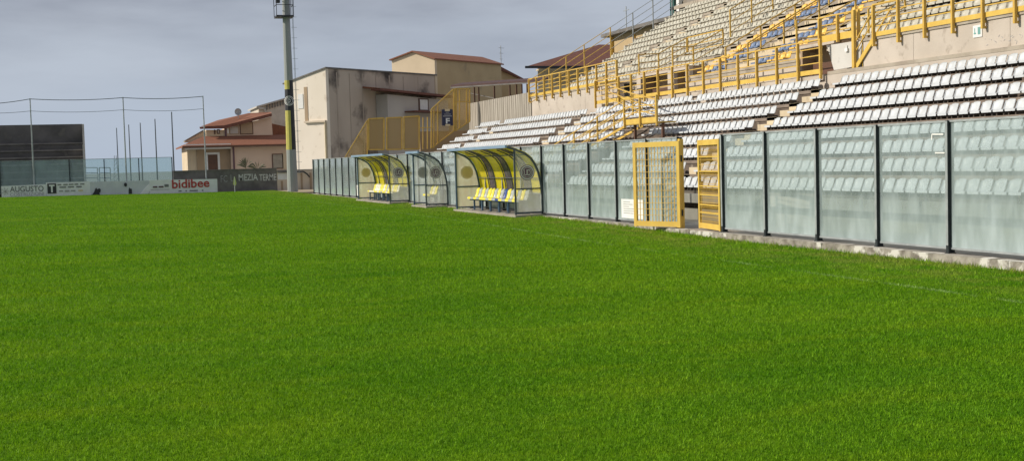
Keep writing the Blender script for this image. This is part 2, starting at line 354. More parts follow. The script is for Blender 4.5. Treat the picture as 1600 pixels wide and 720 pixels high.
# ------------------------------------------------------------------ the clear barrier
FH = 2.6; W = 2.36; Y0 = 20.56
def barrier(name, label, ys, x=FX, z=0.0, h=FH, m='fence_glass', axis='y', pm='post_steel', face=True):
    root = empty(name, (x, ys[0], z) if axis == 'y' else (ys[0], x, z), label, 'fence')
    P = (lambda a, y0, y1, z0, z1, b: b.box(x+a[0], x+a[1], y0, y1, z0, z1)) if axis == 'y' else (lambda a, y0, y1, z0, z1, b: b.box(y0, y1, x+a[0], x+a[1], z0, z1))
    for y in ys:
        b = MB(); P((-.075, .075), y-.038, y+.038, z-.05, z+h+.01, b); P((-.09, .09), y-.06, y+.06, z+.002, z+.02, b); P((-.07, .07), y-.045, y+.045, z+.02, z+.16, b)
        o = b.build('post', pm, root)
        if face: b = MB(); P((-.082, -.0755), y-.034, y+.034, z+.17, z+h, b); b.build('sunlit_strip', 'galv', o)  # paler strip paints the sunlit side onto the dark post
    for a, c in zip(ys, ys[1:]):
        b = MB(); P((-.006, .006), a+.036, c-.036, z+.13, z+h-.02, b); b.build('glass_panel', m, root)
        b = MB(); P((-.03, .03), a+.037, c-.037, z+h-.02, z+h+.02, b); b.build('top_rail', 'galv', root)
        b = MB(); P((-.022, .022), a+.037, c-.037, z+.09, z+.13, b); b.build('bottom_rail', 'galv', root)
    return root
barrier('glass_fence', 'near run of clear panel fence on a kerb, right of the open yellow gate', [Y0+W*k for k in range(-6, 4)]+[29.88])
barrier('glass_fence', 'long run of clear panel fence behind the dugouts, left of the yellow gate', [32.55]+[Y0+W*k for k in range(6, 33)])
xe = [on(1, 119.5, x, 285).x for x in (-52, 0.8, 52.5, 109.5, 164, 218, 270)]
barrier('glass_fence', 'green tinted panel fence behind the advertising banners at the far end', xe, x=119.5, z=.3, h=3.0, m='end_glass', axis='x', face=False)
# pieces of tape stuck on one panel
# ------------------------------------------------------------------ gate leaves
def leaf(hinge, free, kind, label, z0=.03, z1=2.5):
    hx, hy = hinge; fx, fy = free; d = Vector((fx-hx, fy-hy, 0)); Lh = d.length; d.normalize(); nrm = Vector((-d.y, d.x, 0))
    P = lambda s, z: Vector((hx, hy, 0))+d*s+Vector((0, 0, z))
    root = empty('yellow_gate', (hx, hy, z0), label, 'gate')
    fw = .11
    b = MB()
    b.bar(P(fw/2, z0), P(fw/2, z1), fw, .07, up=nrm); b.bar(P(Lh-fw/2, z0), P(Lh-fw/2, z1), fw, .07, up=nrm)
    b.bar(P(fw, z0+.09), P(Lh-fw, z0+.09), .066, .15); b.bar(P(fw, z1-.075), P(Lh-fw, z1-.075), .066, .15)
    b.build('frame', 'yellow_b', root)
    s0, s1 = fw, Lh-fw
    if kind == 'bars':
        b = MB(); n = 13
        for i in range(1, n): b.bar(P(s0+(s1-s0)*i/n, z0+.16), P(s0+(s1-s0)*i/n, z1-.15), .022, .012, up=nrm)
        b.build('bars', 'yellow', root)
        b = MB()
        for i in range(1, 12): z = z0+.16+(z1-z0-.31)*i/12; b.bar(P(s0, z)+nrm*.018, P(s1, z)+nrm*.018, .012)
        b.build('cross_wires', 'yellow', root)
    else:
        zz = [.32, .62, .86, 1.12, 1.42, 1.83, 2.1]
        b = MB()
        for z in [.48, .70, .98, 1.22, 1.63, 2.03]: b.bar(P(s0, z), P(s1, z), .05, .034)
        b.build('cross_bars', 'yellow_b', root)
        b = MB(); n = 17
        for i in range(1, n): b.bar(P(s0+(s1-s0)*i/n, z0+.16), P(s0+(s1-s0)*i/n, z1-.15), .015, .010, up=nrm)
        for z in np.arange(z0+.22, z1-.2, .13): b.bar(P(s0, z)+nrm*.0125, P(s1, z)+nrm*.0125, .010)
        b.build('grille', 'yellow', root)
    for z in (.45, 2.0):
        b = MB(); b.tube(P(-.02, z-.09)-nrm*.05, P(-.02, z+.09)-nrm*.05, .025); b.build('hinge', 'black', root)
    b = MB(); b.bar(P(Lh-.05, 1.15)-nrm*.08, P(Lh-.05, 1.35)-nrm*.08, .03); b.build('latch', 'black', root)
leaf((15.80, 32.30), (15.12, 34.00), 'bars', 'wide yellow barred gate leaf swung open towards the pitch, left of the opening')
leaf((15.83, 29.93), (16.10, 31.72), 'grille', 'narrow-looking yellow grille gate leaf folded inwards, right of the opening')
gp = MB(); gp.box(15.84, 15.96, 32.38, 32.50, 0, 2.56); gp.build('gate_post', 'yellow_b', label='yellow steel gate post between the barred leaf and the opening', cat='gate post')
# notices
def notice(pts_y, z0, z1, label):
    root = empty('paper_notice', (FX-.012, pts_y[0], z0), label, 'notice')
    b = MB(); b.box(FX-.016, FX-.0075, pts_y[1], pts_y[0], z0, z1); b.build('sheet', 'paper', root)
    b = MB(); n = 6
    for i in range(n):
        z = z1-(z1-z0)*(.15+.7*i/n); w = (pts_y[0]-pts_y[1]); a = random.uniform(.25, .6)
        b.box(FX-.019, FX-.0165, pts_y[0]-w*(.1+a), pts_y[0]-w*.1, z-.008, z+.008)
    b.build('writing', 'ink', root)
notice((36.75, 35.05), .16, .76, 'white printed notice low on the clear fence beside the yellow gate')
notice((79.45, 77.9), .14, .80, 'white sheet low on the far clear fence left of the farthest dugout')
tp = MB()
for (x, y, x2, y2) in ((1456, 210, 1474, 210), (1456, 210, 1456, 219), (1461, 239, 1476, 239), (1478.5, 240, 1478.5, 252)):
    p, q = on(0, FX-.012, x, y), on(0, FX-.012, x2, y2); tp.bar(p, q, .006, .03, up=(0, 0, 1) if abs(y-y2) < 2 else (0, 1, 0))
tp.build('tape_strips', 'paper', label='short white tape strips stuck high on a clear fence panel', cat='tape')
b = MB(); b.prism([on(0, 16.6, *q) for q in ((1018, 346), (1052, 350), (1040, 330), (1031, 313), (1022, 314))], (.03, 0, 0)); b.build('white_board', 'white_paint', label='white tapered board leaning behind the barred gate leaf', cat='board')
# ------------------------------------------------------------------ grandstand
YR, YE = 12.0, 82.4
stand = empty('grandstand', (18.3, YR, 0), 'long concrete football grandstand with two tiers of seating behind the clear fence', 'grandstand')
b = MB(); b.box(18.35, 19.0, YR, YE, 0, .36); b.build('front_wall', 'concrete_wall', stand)
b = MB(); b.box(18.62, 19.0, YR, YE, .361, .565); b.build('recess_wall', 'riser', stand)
b = MB()
y = YR
while y < YE:
    l = min(4.7, YE-y); b.box(18.12, 18.99, y+.01, y+l-.01, .566, .86); y += 4.7
b.build('front_step', 'concrete_wall', stand)
VG = (48.7, 51.1)      # tunnel gap
for k in range(1, 9):
    xa = XL(k)-.24; xb = XL(k+1)-.24 if k < 8 else 25.5
    yy = YE
    segs = [(YR, VG[0]), (VG[1], YE)] if k <= 5 else [(YR, YE)]
    for a, c in segs:
        b = MB(); b2 = MB()
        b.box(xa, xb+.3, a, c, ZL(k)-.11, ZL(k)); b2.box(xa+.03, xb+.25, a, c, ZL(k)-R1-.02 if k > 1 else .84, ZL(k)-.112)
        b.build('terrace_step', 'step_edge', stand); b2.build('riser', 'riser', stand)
for yy0 in (VG[0]+.002, VG[1]-.152):
    b = MB()
    for k in range(1, 6): b.box(XL(k)-.24+.001, XL(k)-.24+T1, yy0, yy0+.15, 0, ZL(k)+.01)
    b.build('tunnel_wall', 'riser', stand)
b = MB(); b.box(23.0, 23.2, VG[0]+.16, VG[1]-.16, 0, ZL(6)-.15); b.build('tunnel_wall', 'riser', stand)
b = MB(); b.box(18.32, 18.345, 20.6, 22.4, .06, .34); b.box(18.32, 18.345, 24.6, 26.6, .08, .33); b.build('painted_panel', 'tan_mark', stand)
# main wall, walkways
YA, YB, YC = 37.6, 39.9, 59.2
zt = 5.86
b = MB()
y = YR
while y < YA:
    l = min(4.55, YA-y); b.box(25.5, 25.9, y+.008, y+l-.008, 4.6, zt); y += l
b.build('upper_wall', 'concrete_wall', stand, label='right stretch of smooth pale upper wall')
b = MB(); b.box(25.46, 27.4, YR, YA, zt+.001, zt+.09); b.build('upper_walkway', 'concrete', stand)
b = MB(); b.box(25.36, 25.499, YR, YA+2, 4.86, 4.98); b.build('ledge', 'concrete', stand)
b = MB(); y = YC
while y < 72.4:
    l = min(4.4, 72.6-y); b.box(25.5, 25.9, y+.008, y+l-.008, 4.3, zt); y += l
b.build('upper_wall', 'concrete_wall', stand, label='left stretch of pale upper wall below the long railing')
b = MB(); b.box(25.46, 27.4, YC, 72.6, zt+.001, zt+.07); b.build('upper_walkway', 'concrete', stand)
b = MB(); y = 72.62
while y < 86:
    b.box(25.52, 25.9, y, y+.36, 3.6, 6.25 if y > 72.7 else 5.9); b.box(25.57, 25.9, y+.361, y+.42, 3.6, 6.22); y += .422
b.build('ribbed_wall', 'ribbed', stand)
b = MB(); b.box(25.40, 25.62, YB-.1, YC, 4.1, 4.699); b.build('walkway_face', 'concrete_wall', stand)
b = MB(); b.box(25.37, 25.499, YR, YB-.101, 4.1, 4.859); b.build('walkway_face', 'concrete_wall', stand)
for (a, c) in ((38.45, 39.55), (61.2, 62.2), (76.5, 77.3)):
    for k in range(1, 9):
        b = MB(); b.box(XL(k)-.62, XL(k)-.241, a, c, ZL(k)-R1+.001 if k > 1 else .862, ZL(k)-R1/2); b.box(XL(k)-.24, XL(k)-.222, a, c, ZL(k)-R1/2, ZL(k)+.004); b.build('aisle_step', 'aisle', stand)
for (a, c) in ((51.95, 53.2), (46.95, 48.9), (42.9, 44.0), (65.8, 66.8), (29.6, 30.6)):
    for j in range(0, 12):
        b = MB(); b.box(XU(j)-.60, XU(j)-.241, a, c, ZU(j)-.478+.001, ZU(j)-.24); b.box(XU(j)-.24, XU(j)-.225, a, c, ZU(j)-.24, ZU(j)+.004); b.build('aisle_step', 'aisle', stand)
# middle walkway with back wall and openings
b = MB(); b.box(25.30, 26.2, YB-.1, YC-.001, 4.70, 4.89); b.build('middle_walkway', 'concrete_wall', stand)
b = MB()
OPEN = [(40.3, 42.9), (52.7, 53.9), (54.6, 57.7)]
ys = [YB-.1]+[v for o in OPEN for v in o]+[YC]
for i in range(0, len(ys), 2): b.box(26.15, 26.35, ys[i], ys[i+1], 4.885, 5.48)
for a, c in OPEN: b.box(26.15, 26.35, a+.001, c-.001, 6.08, 6.19)
for a, c in ((52.3, 52.69), (53.91, 54.59), (57.71, 58.2)): b.box(26.15, 26.35, a, c, 5.481, 6.19)
b.build('parapet_wall', 'concrete_wall', stand)
for a, c in OPEN:
    b = MB(); b.box(26.95, 27.05, a-.2, c+.2, 4.88, 6.19); b.box(26.36, 26.94, a-.15, a-.002, 4.88, 6.18); b.box(26.36, 26.94, c+.002, c+.15, 4.88, 6.18); b.box(26.16, 27.05, a-.15, c+.15, 6.195, 6.25)
    b.build('doorway_recess', 'house_brown', stand)
# steps inside the openings, their shade painted in as dark brown
for (a, c, zz) in ((40.5, 42.7, 5.5), (54.9, 57.5, 5.45)):
    b = MB(); b.box(26.5, 26.6, a, c, 4.9, zz-.25); b.box(26.7, 26.8, a+.5, c, 4.9, zz); b.build('step_panel', 'brown', stand)
# white wall at the opening beside the small steel stair
b = MB(); p = [on(0, 25.52, *q) for q in ((1303, 110), (1343, 103), (1347, 64), (1292, 71))]; b.prism(p, (.07, 0, 0)); b.build('white_wall', 'wall_white', stand)
b = MB(); b.box(25.6, 26.2, YA-.0, YA+.22, 4.9, zt); b.box(25.6, 27.4, YA+.22, YB+.1, zt-.1, zt+.09); b.box(26.1, 26.3, YA+.22, YB+.1, 4.88, zt-.11); b.build('landing', 'concrete_wall', stand)
# upper tier terraces
def yend(j): return 71.7+.30*j
NU = 12
for j in range(-1, NU):
    if j < 0: segs = [(YB, 52.3), (58.0, YC)]
    else: segs = [(YR, yend(j))]
    segs2 = []
    for a, c in segs:
        if j < 0:
            for (o0, o1) in ((40.1, 43.1),):
                if a < o0 and c > o1: segs2.append((a, o0)); a = o1
        segs2.append((a, c))
    for a, c in segs2:
        b = MB(); b2 = MB()
        b.box(XU(j)-.24, XU(j)+.95, a, c, ZU(j)-.10, ZU(j)); b2.box(XU(j)-.21, XU(j)+.9, a, c, ZU(j)-.5, ZU(j)-.102)
        b.build('terrace_step', 'concrete', stand); b2.build('riser', 'concrete', stand)
b = MB()
for j in range(0, NU): b.box(XU(j)-.24, XU(j)+.63, yend(j)+.001, yend(j)+.22, 5.9, ZU(j)+.12)
b.build('side_wall', 'concrete_wall', stand)
b = MB(); b.box(XU(NU-1)+.9, XU(NU-1)+1.15, YR, yend(NU), 9, 12.05); b.build('rear_wall', 'concrete_wall', stand)
# ------------------------------------------------------------------ stadium seats
def seat_arrays():
    prof = [(-.200, .10), (-.207, .145), (-.180, .165), (-.02, .142), (.10, .142), (.150, .175), (.20, .30), (.238, .395), (.248, .435)]
    off_ = [(.012, .09), (.010, .135), (-.005, .15), (-.005, .133), (.012, .133), (.018, .17), (.018, .305), (.016, .395), (.012, .428)]
    wy = [-.192, -.145, 0, .145, .192]
    V = []
    for lay in (0, 1):
        for i, (x, z) in enumerate(prof):
            for q, y in enumerate(wy):
                xx, zz = x, z
                if lay: 
                    xx = x+.016 if i >= 5 or i == 0 or i == 1 else x; zz = z-.016 if 1 < i < 6 or i == 8 else z
                edge = abs(y) > .18
                if 2 < i < 5: zz += .012 if edge else (-.008 if y == 0 else 0)
                if 5 <= i < 8: xx += -.035 if edge else (.018 if y == 0 else 0)
                if i == 8: zz -= .065 if edge else (.012 if abs(y) > .1 else 0); xx -= .025 if edge else 0
                yy = y*(.88 if (i == 8) else (.97 if i == 7 or i == 0 else 1)) 
                V.append((xx, yy, zz))
    F = []; n, m = len(prof), 5
    for lay in (0, 1):
        for i in range(n-1):
            for q in range(m-1):
                a = lay*n*m+i*m+q; f = (a, a+1, a+m+1, a+m); F.append(f if lay else f[::-1])
    o = n*m
    for i in range(n-1):
        a = i*m; F.append((a, a+m, a+m+o, a+o)); a += m-1; F.append((a, a+o, a+m+o, a+m))
    for q in range(m-1):
        F.append((q, q+o, q+1+o, q+1)); a = (n-1)*m+q; F.append((a, a+1, a+1+o, a+o))
    return V, F
SV, SF = seat_arrays()
BKT = MB(); BKT.box(-.13, .14, -.15, -.11, 0, .135); BKT.box(-.13, .14, .11, .15, 0, .135); BKT.box(-.02, .03, -.109, .109, .07, .10)
PITCH = .445
def bands(lo, hi, gaps):
    """seat centre positions between lo and hi leaving out the gaps"""
    out = []; n = int((hi-lo)/PITCH)
    for i in range(n):
        y = lo+PITCH*(i+.5)
        if all(not (a-.12 < y < c+.12) for a, c in gaps): out.append(y)
    return out
SEATS = []   # x, y, z, colour, label
ORD = ['lowest', 'second', 'third', 'fourth', 'fifth', 'sixth', 'seventh', 'topmost']
AIS = [(38.45, 39.55), (61.2, 62.2), (76.5, 77.3)]
for k in range(1, 9):
    gaps = list(AIS)
    if k <= 5: gaps.append((VG[0], VG[1]))
    if k == 1: gaps.append((0, 21.0))
    hi = YE-.3
    for y in bands(16.0, hi, gaps):
        side = 'right of the near aisle' if y < 39 else 'left of the near aisle'
        if random.random() < .0035 and y > 45: continue
        SEATS.append((XL(k), y, ZL(k), 0, 'white plastic seat in the %s row of the lower tier, %s' % (ORD[k-1], side)))
ORU = ['lowest', 'second', 'third', 'fourth', 'fifth', 'sixth', 'seventh', 'eighth', 'ninth', 'tenth', 'eleventh', 'topmost']
CN = {1: 'cream', 2: 'yellow', 3: 'blue'}
for j in range(-1, NU):
    gaps = [(51.95, 53.2), (46.75, 49.15), (42.9, 44.0), (65.8, 66.8), (29.6, 30.6)]
    if j < 0: gaps += [(40.1, 43.1), (54.3, 58.0)]
    lo, hi = (YB+.2, 52.0) if j < 0 else (22.0, yend(j)-.1)
    for y in bands(lo, hi, gaps):
        c = 1
        if 50.55 < y < 52 or 44.0 < y < 45.35: c = 2
        if 49.1 < y < 50.56 or 45.34 < y < 46.8: c = 3
        if j >= 0:
            lab = '%s plastic seat in the %s row of the upper tier, above the right-hand railing' % (CN[c], ORU[j])
        else: lab = '%s plastic seat at the foot of the upper tier beside the middle walkway' % CN[c]
        SEATS.append((XU(j), y, ZU(j), c, lab))
fwd = RM @ Vector((0, 0, 1))
def pix(p):
    c = RM.transposed() @ (Vector(p)-CAMP); return 800+FP*c.x/c.z, 360-FP*c.y/c.z, c.z
cand = []
for i, s in enumerate(SEATS):
    px, py, dz = pix(s[:3]); py2 = pix((s[0], s[1], s[2]+.4))[1]
    if 0 < px < 1595 and py > 2: cand.append((dz, i))
cand.sort(); near = set(i for _, i in cand[:300])
smat = ['seat_white', 'seat_cream', 'seat_yellow', 'seat_blue']
smesh = []
for m in smat:
    me = bpy.data.meshes.new('seat_shell'); me.from_pydata(SV, [], SF); me.materials.append(MATS[m]); me.polygons.foreach_set('use_smooth', [True]*len(SF)); me.update(); smesh.append(me)
bme = bpy.data.meshes.new('seat_bracket'); bme.from_pydata(BKT.v, [], BKT.f); bme.materials.append(MATS['bracket']); bme.update()
for i in sorted(near):
    x, y, z, c, lab = SEATS[i]
    r = bpy.data.objects.new('stadium_seat', None); COL.objects.link(r); r.location = (x, y, z); r.empty_display_size = .1
    r.rotation_euler.z = random.uniform(-.03, .03)
    tag(r, lab, 'seat', 'seats in the grandstand rows' if c == 0 else '%s seats in the upper tier' % CN[c])
    a = bpy.data.objects.new('seat_shell', smesh[c]); COL.objects.link(a); a.parent = r
    a = bpy.data.objects.new('bracket', bme); COL.objects.link(a); a.parent = r
def bulk(idx, V, F, mats, name, mi):
    V = np.array(V); F4 = np.array(F); nv = len(V); n = len(idx)
    P = np.array([SEATS[i][:3] for i in idx]); a = RNG.uniform(-.04, .04, n)
    ca, sa = np.cos(a)[:, None], np.sin(a)[:, None]
    W = np.stack([V[None, :, 0]*ca-V[None, :, 1]*sa+P[:, 0:1], V[None, :, 0]*sa+V[None, :, 1]*ca+P[:, 1:2], V[None, :, 2]+P[:, 2:3]], 2)
    FF = (F4[None]+(np.arange(n)*nv)[:, None, None]).reshape(-1)
    me = bpy.data.meshes.new(name); me.vertices.add(n*nv); me.vertices.foreach_set('co', W.ravel().astype(np.float32))
    nf = n*len(F4); me.loops.add(nf*4); me.loops.foreach_set('vertex_index', FF.astype(np.int32)); me.polygons.add(nf)
    me.polygons.foreach_set('loop_start', np.arange(0, nf*4, 4, dtype=np.int32)); me.polygons.foreach_set('loop_total', np.full(nf, 4, dtype=np.int32))
    for m in mats: me.materials.append(MATS[m])
    me.polygons.foreach_set('material_index', np.repeat(np.array(mi, dtype=np.int32), len(F4)))
    me.polygons.foreach_set('use_smooth', np.full(nf, len(V) > 30)); me.update(calc_edges=True)
    o = bpy.data.objects.new(name, me); COL.objects.link(o); return o
rest = [i for i in range(len(SEATS)) if i not in near]
o = bulk(rest, SV, SF, smat, 'stadium_seats', [SEATS[i][3] for i in rest])
tag(o, 'all the farther rows of white, cream, yellow and blue plastic seats of the grandstand', 'seats', kind='stuff')
# ------------------------------------------------------------------ yellow railings
def railing(label, x, ys, zb, z_toe, ztop, rails, toe_h=.15, bracket=True, name='yellow_railing', toe=True, mids=()):
    root = empty(name, (x, ys[0], zb), label, 'railing')
    for y in ys:
        b = MB(); b.box(x-.055, x+.045, y-.04, y+.04, zb, ztop-.02)
        if bracket: b.box(x+.0451, x+.11, y-.03, y+.03, zb, zb+.07); b.box(x+.0451, x+.11, y-.03, y+.03, zb+.17, zb+.24)
        b.build('post', 'yellow', root)
    a, c = min(ys)-.03, max(ys)+.03
    b = MB(); b.box(x-.035, x+.035, a, c, ztop-.019, ztop+.03); b.build('handrail', 'yellow', root)
    for z in rails: b = MB(); b.box(x+.0455, x+.07, a, c, z-.018, z+.018); b.build('rail', 'yellow', root)
    if toe: b = MB(); b.box(x+.046, x+.056, a, c, z_toe, z_toe+toe_h); b.build('toe_board', 'yellow_b', root)
    return root
railing('long yellow railing with toe board along the right upper wall', 25.38, [36.77-1.385*i for i in range(18)], 5.62, 5.95, 7.02, (6.3, 6.53, 6.76))
railing('yellow railing on brackets along the left upper wall', 25.38, [58.9+1.36*i for i in range(11)], 5.62, 5.95, 7.02, (6.3, 6.53, 6.76))
railing('yellow railing of the middle walkway above the white seats', 25.18, [39.75+1.54*i for i in range(13)]+[59.85, 61.35], 4.72, 4.93, 6.15, (5.33, 5.60, 5.87), toe_h=.17, bracket=False)
# short railing over the white-walled opening
railing('short yellow railing above the white wall beside the small steel stair', 25.62, [38.0, 39.3, 40.5], 6.02, 6.10, 7.0, (6.45, 6.72), toe_h=.24, bracket=False)
# guard rails going up around the doorways in the upper tier
def guard(label, pts, h=1.05, rails=(.35, .65), name='guard_rail', pm='yellow', w=.05, extra=None, cat='railing'):
    root = empty(name, pts[0], label, cat)
    pts = [Vector(p) for p in pts]
    for p in pts:
        b = MB(); b.bar(p, p+Vector((0, 0, h)), w, w*1.3); b.build('post', pm, root)
    for z in list(rails)+[h]:
        b = MB()
        for p, q in zip(pts, pts[1:]): b.bar(p+Vector((0, 0, z)), q+Vector((0, 0, z)), .035 if z < h else .05)
        b.build('rail', pm, root)
    return root
guard('yellow guard rail stepping up the left side of the left doorway', [(26.3, 58.2, 6.2), (27.4, 58.2, 6.25), (29.0, 58.2, 7.05)])
guard('yellow guard rail stepping up the right side of the left doorway', [(26.3, 54.3, 6.2), (27.4, 54.3, 6.25), (29.0, 54.3, 7.05), (29.0, 58.1, 7.05)])
guard('yellow stair rail beside the blue and yellow seats', [(XU(j)-.2, 48.9, ZU(j)) for j in (-1, 1, 3, 5, 7, 9, 11)], h=1.0, rails=(.5,))
guard('yellow stair rail on the right of the concrete stair', [(XU(j)-.2, 46.95, ZU(j)) for j in (-1, 1, 3, 5, 7, 9, 11)], h=1.0, rails=(.5,))
guard('yellow guard rail around the brown-shaded stepped doorway', [(26.3, 43.2, 6.2), (27.4, 43.2, 6.25), (29.0, 43.2, 7.05), (29.0, 40.0, 7.05), (27.4, 40.0, 6.25)])
guard('tall yellow posts and rails in the middle of the upper tier', [(30.0, 55.4, 7.6), (31.2, 55.4, 8.3), (32.4, 55.4, 9.0)], h=1.6, rails=(.5, 1.0))
# guard rail along the far end of the upper tier
root = empty('end_guard_rail', (26.4, 72.2, 6.0), 'tall guard rail climbing the far left end of the upper tier', 'railing')
for i, (x, m) in enumerate([(26.4, 'yellow'), (27.7, 'yellow'), (29.1, 'yellow'), (31.2, 'yellow'), (33.05, 'galv'), (34.75, 'galv'), (36.4, 'galv')]):
    y = 71.95+.30*(x-27.3)/.87; zb = 6.3+.55*(x-27.3)
    b = MB(); b.bar((x, y, zb-.3), (x, y, zb+1.85), .06); b.build('post', m, root)
for h in (.5, .95, 1.4, 1.85):
    b = MB(); f = lambda x: (x, 71.95+.30*(x-27.3)/.87, 6.3+.55*(x-27.3)+h)
    b.bar(f(24.9), f(31.2), .035); b.build('rail', 'yellow', root)
    b = MB(); b.bar(f(31.2), f(37.6), .03); b.build('rail', 'galv', root)
# steel stair with landing over the tunnel
root = empty('steel_stair', (21.2, 48.4, 3.0), 'yellow steel stair and landing bridging over the tunnel in the lower tier', 'stairs')
yl0, yl1 = 45.2, 48.4
xa, xb = 21.2, 22.0
b = MB(); b.box(xa, xb, yl0, yl1, 3.42, 3.47); b.build('platform', 'yellow', root)
b = MB(); b.box(xa-.012, xa-.002, yl0, yl1, 3.45, 3.66); b.build('toe_board', 'yellow_b', root)
for y in (yl0, (yl0+yl1)/2, yl1): b = MB(); b.box(xa-.09, xa-.013, y-.035, y+.035, 3.30, 4.5); b.build('post', 'yellow', root)
for y in (yl0+.2, yl1-.3): b = MB(); b.bar((xa+.3, y, 2.3), (xa+.3, y, 3.42), .10); b.build('leg', 'brown', root)
for z in (3.9, 4.15, 4.5): b = MB(); b.bar((xa-.05, yl0, z), (xa-.05, yl1, z), .04); b.build('rail', 'yellow', root)
for k_, xx in enumerate((xa, xb)):
    for h in (1.0, .65, .3):
        b = MB(); b.bar((xx, yl1, 3.5+h), (xx, 57.3, 1.75+h), .035); b.build('rail', 'yellow', root)
    b = MB(); b.bar((xx, yl1, 3.40), (xx, 57.3, 1.7), .04, .10); b.build('stringer', 'yellow', root)
    for y, zz in ((51.5, 2.95), (54.4, 2.35), (57.0, 1.8)): b = MB(); b.bar((xx, y, zz-.4), (xx, y, zz+1.0), .06); b.build('post', 'yellow', root)
for i in range(14):
    y = 48.7+i*.6; z = 3.42-i*.115*1.65
    b = MB(); b.box(xa+.03, xb-.03, y, y+.24, z-.02, z); b.build('stair_tread', 'galv', root)
# stair rail from landing up to the middle walkway
guard('yellow sloping rail from the stair landing up to the middle walkway', [(22.6, 48.4, 3.5), (23.6, 53.0, 4.0), (24.8, 58.8, 4.8)], h=1.0, rails=(.33, .66))
# small steep steel stair at right
root = empty('small_steel_stair', (25.75, 38.0, 4.95), 'small steep yellow steel stair at the right end of the middle walkway', 'stairs')
for xx in (25.45, 26.1):
    b = MB(); b.bar((xx, 37.95, 4.98), (xx, 36.75, 6.0), .04, .16); b.build('stringer', 'yellow_b', root)
    b = MB(); b.bar((xx, 37.95, 5.9), (xx, 36.75, 6.95), .04); b.bar((xx, 37.95, 5.55), (xx, 36.75, 6.6), .03); b.build('rail', 'yellow', root)
b = MB(); b.box(25.36, 25.46, 37.92, 38.06, 4.98, 7.0); b.build('post', 'yellow', root)
b = MB(); b.box(25.5, 25.57, 37.55, 37.62, 4.98, 6.1); b.build('post', 'yellow', root)
for i in range(5): b = MB(); z = 5.12+i*.19; b.box(25.48, 26.07, 37.7-i*.2, 37.9-i*.2, z, z+.03); b.build('stair_tread', 'brown', root)
# exit sign on the wall
root = empty('exit_sign', (25.49, 31.6, 5.4), 'small square green and white emergency sign on the upper wall', 'sign')
b = MB(); b.box(25.475, 25.498, 31.40, 31.80, 5.40, 5.76); b.build('plate', 'paper', root)
b = MB(); b.box(25.468, 25.4745, 31.46, 31.58, 5.48, 5.70); b.build('pictogram', 'sign_green', root)
b = MB(); b.box(25.468, 25.4745, 31.66, 31.76, 5.5, 5.54); b.box(25.468, 25.4745, 31.70, 31.73, 5.541, 5.68); b.build('arrow', 'sign_green', root)
# small lamp on white wall
b = MB(); p = on(0, 25.5, 1323.5, 78); b.box(25.45, 25.51, p.y-.08, p.y+.08, p.z-.07, p.z+.05); b.box(25.47, 25.50, p.y-.02, p.y+.02, p.z+.05, p.z+.16)
b.build('wall_lamp', 'paper', label='little white box lamp on the white wall under the short railing', cat='lamp')
# writing on the wall behind the middle walkway
b = MB()
for i in range(16):
    y = 49.2-i*.19; b.bar((26.14, y, 5.28+random.uniform(-.03, .03)), (26.14, y-.1, 5.36+random.uniform(-.04, .04)), .012, .03); b.bar((26.14, y-.04, 5.02+random.uniform(-.03, .03)), (26.14, y+.02, 5.2+random.uniform(-.03, .03)), .012, .04)
b.build('painted_writing', 'ink', label='dark scrawled writing on the low wall behind the middle railing', cat='graffiti')
b = MB()
for i in range(46):
    y = 31.3-i*.1+random.uniform(-.03, .03); z = 5.18+random.uniform(-.07, .14); b.bar((25.497, y, z), (25.497, y-random.uniform(-.06, .12), z+random.uniform(-.1, .1)), .008, .016)
b.build('scribble', 'ink_faint', label='faint grey scribble on the upper wall below the emergency sign', cat='graffiti')
# ------------------------------------------------------------------ press box on top
root = empty('press_box', (38.2, 70, 11.9), 'press box with dark green frames and big panes at the top of the stand', 'building')
pbx = 38.0; pe = on(0, pbx, 1047, 20).y
b = MB(); b.box(pbx+.3, pbx+4, 20, pe, 9.5, 15); b.build('wall', 'shade_glass', root)
b = MB(); b.box(pbx-.6, pbx+4.3, 19.6, pe+.4, 15.001, 15.3); b.build('roof', 'concrete', root)
b = MB(); b.box(pbx, pbx+.25, 20, pe, 12.06, 12.3); b.build('sill', 'concrete', root)
y = pe
i = 0
while y > 22:
    b = MB(); b.box(pbx, pbx+.28, y-.6, y, 11.7, 14.99); b.build('frame_post', 'green_frame', root)
    b = MB(); b.box(pbx+.02, pbx+.26, y-1.35, y-.95, 11.7, 14.98); b.build('pillar', 'white_paint', root)
    y -= 5.4
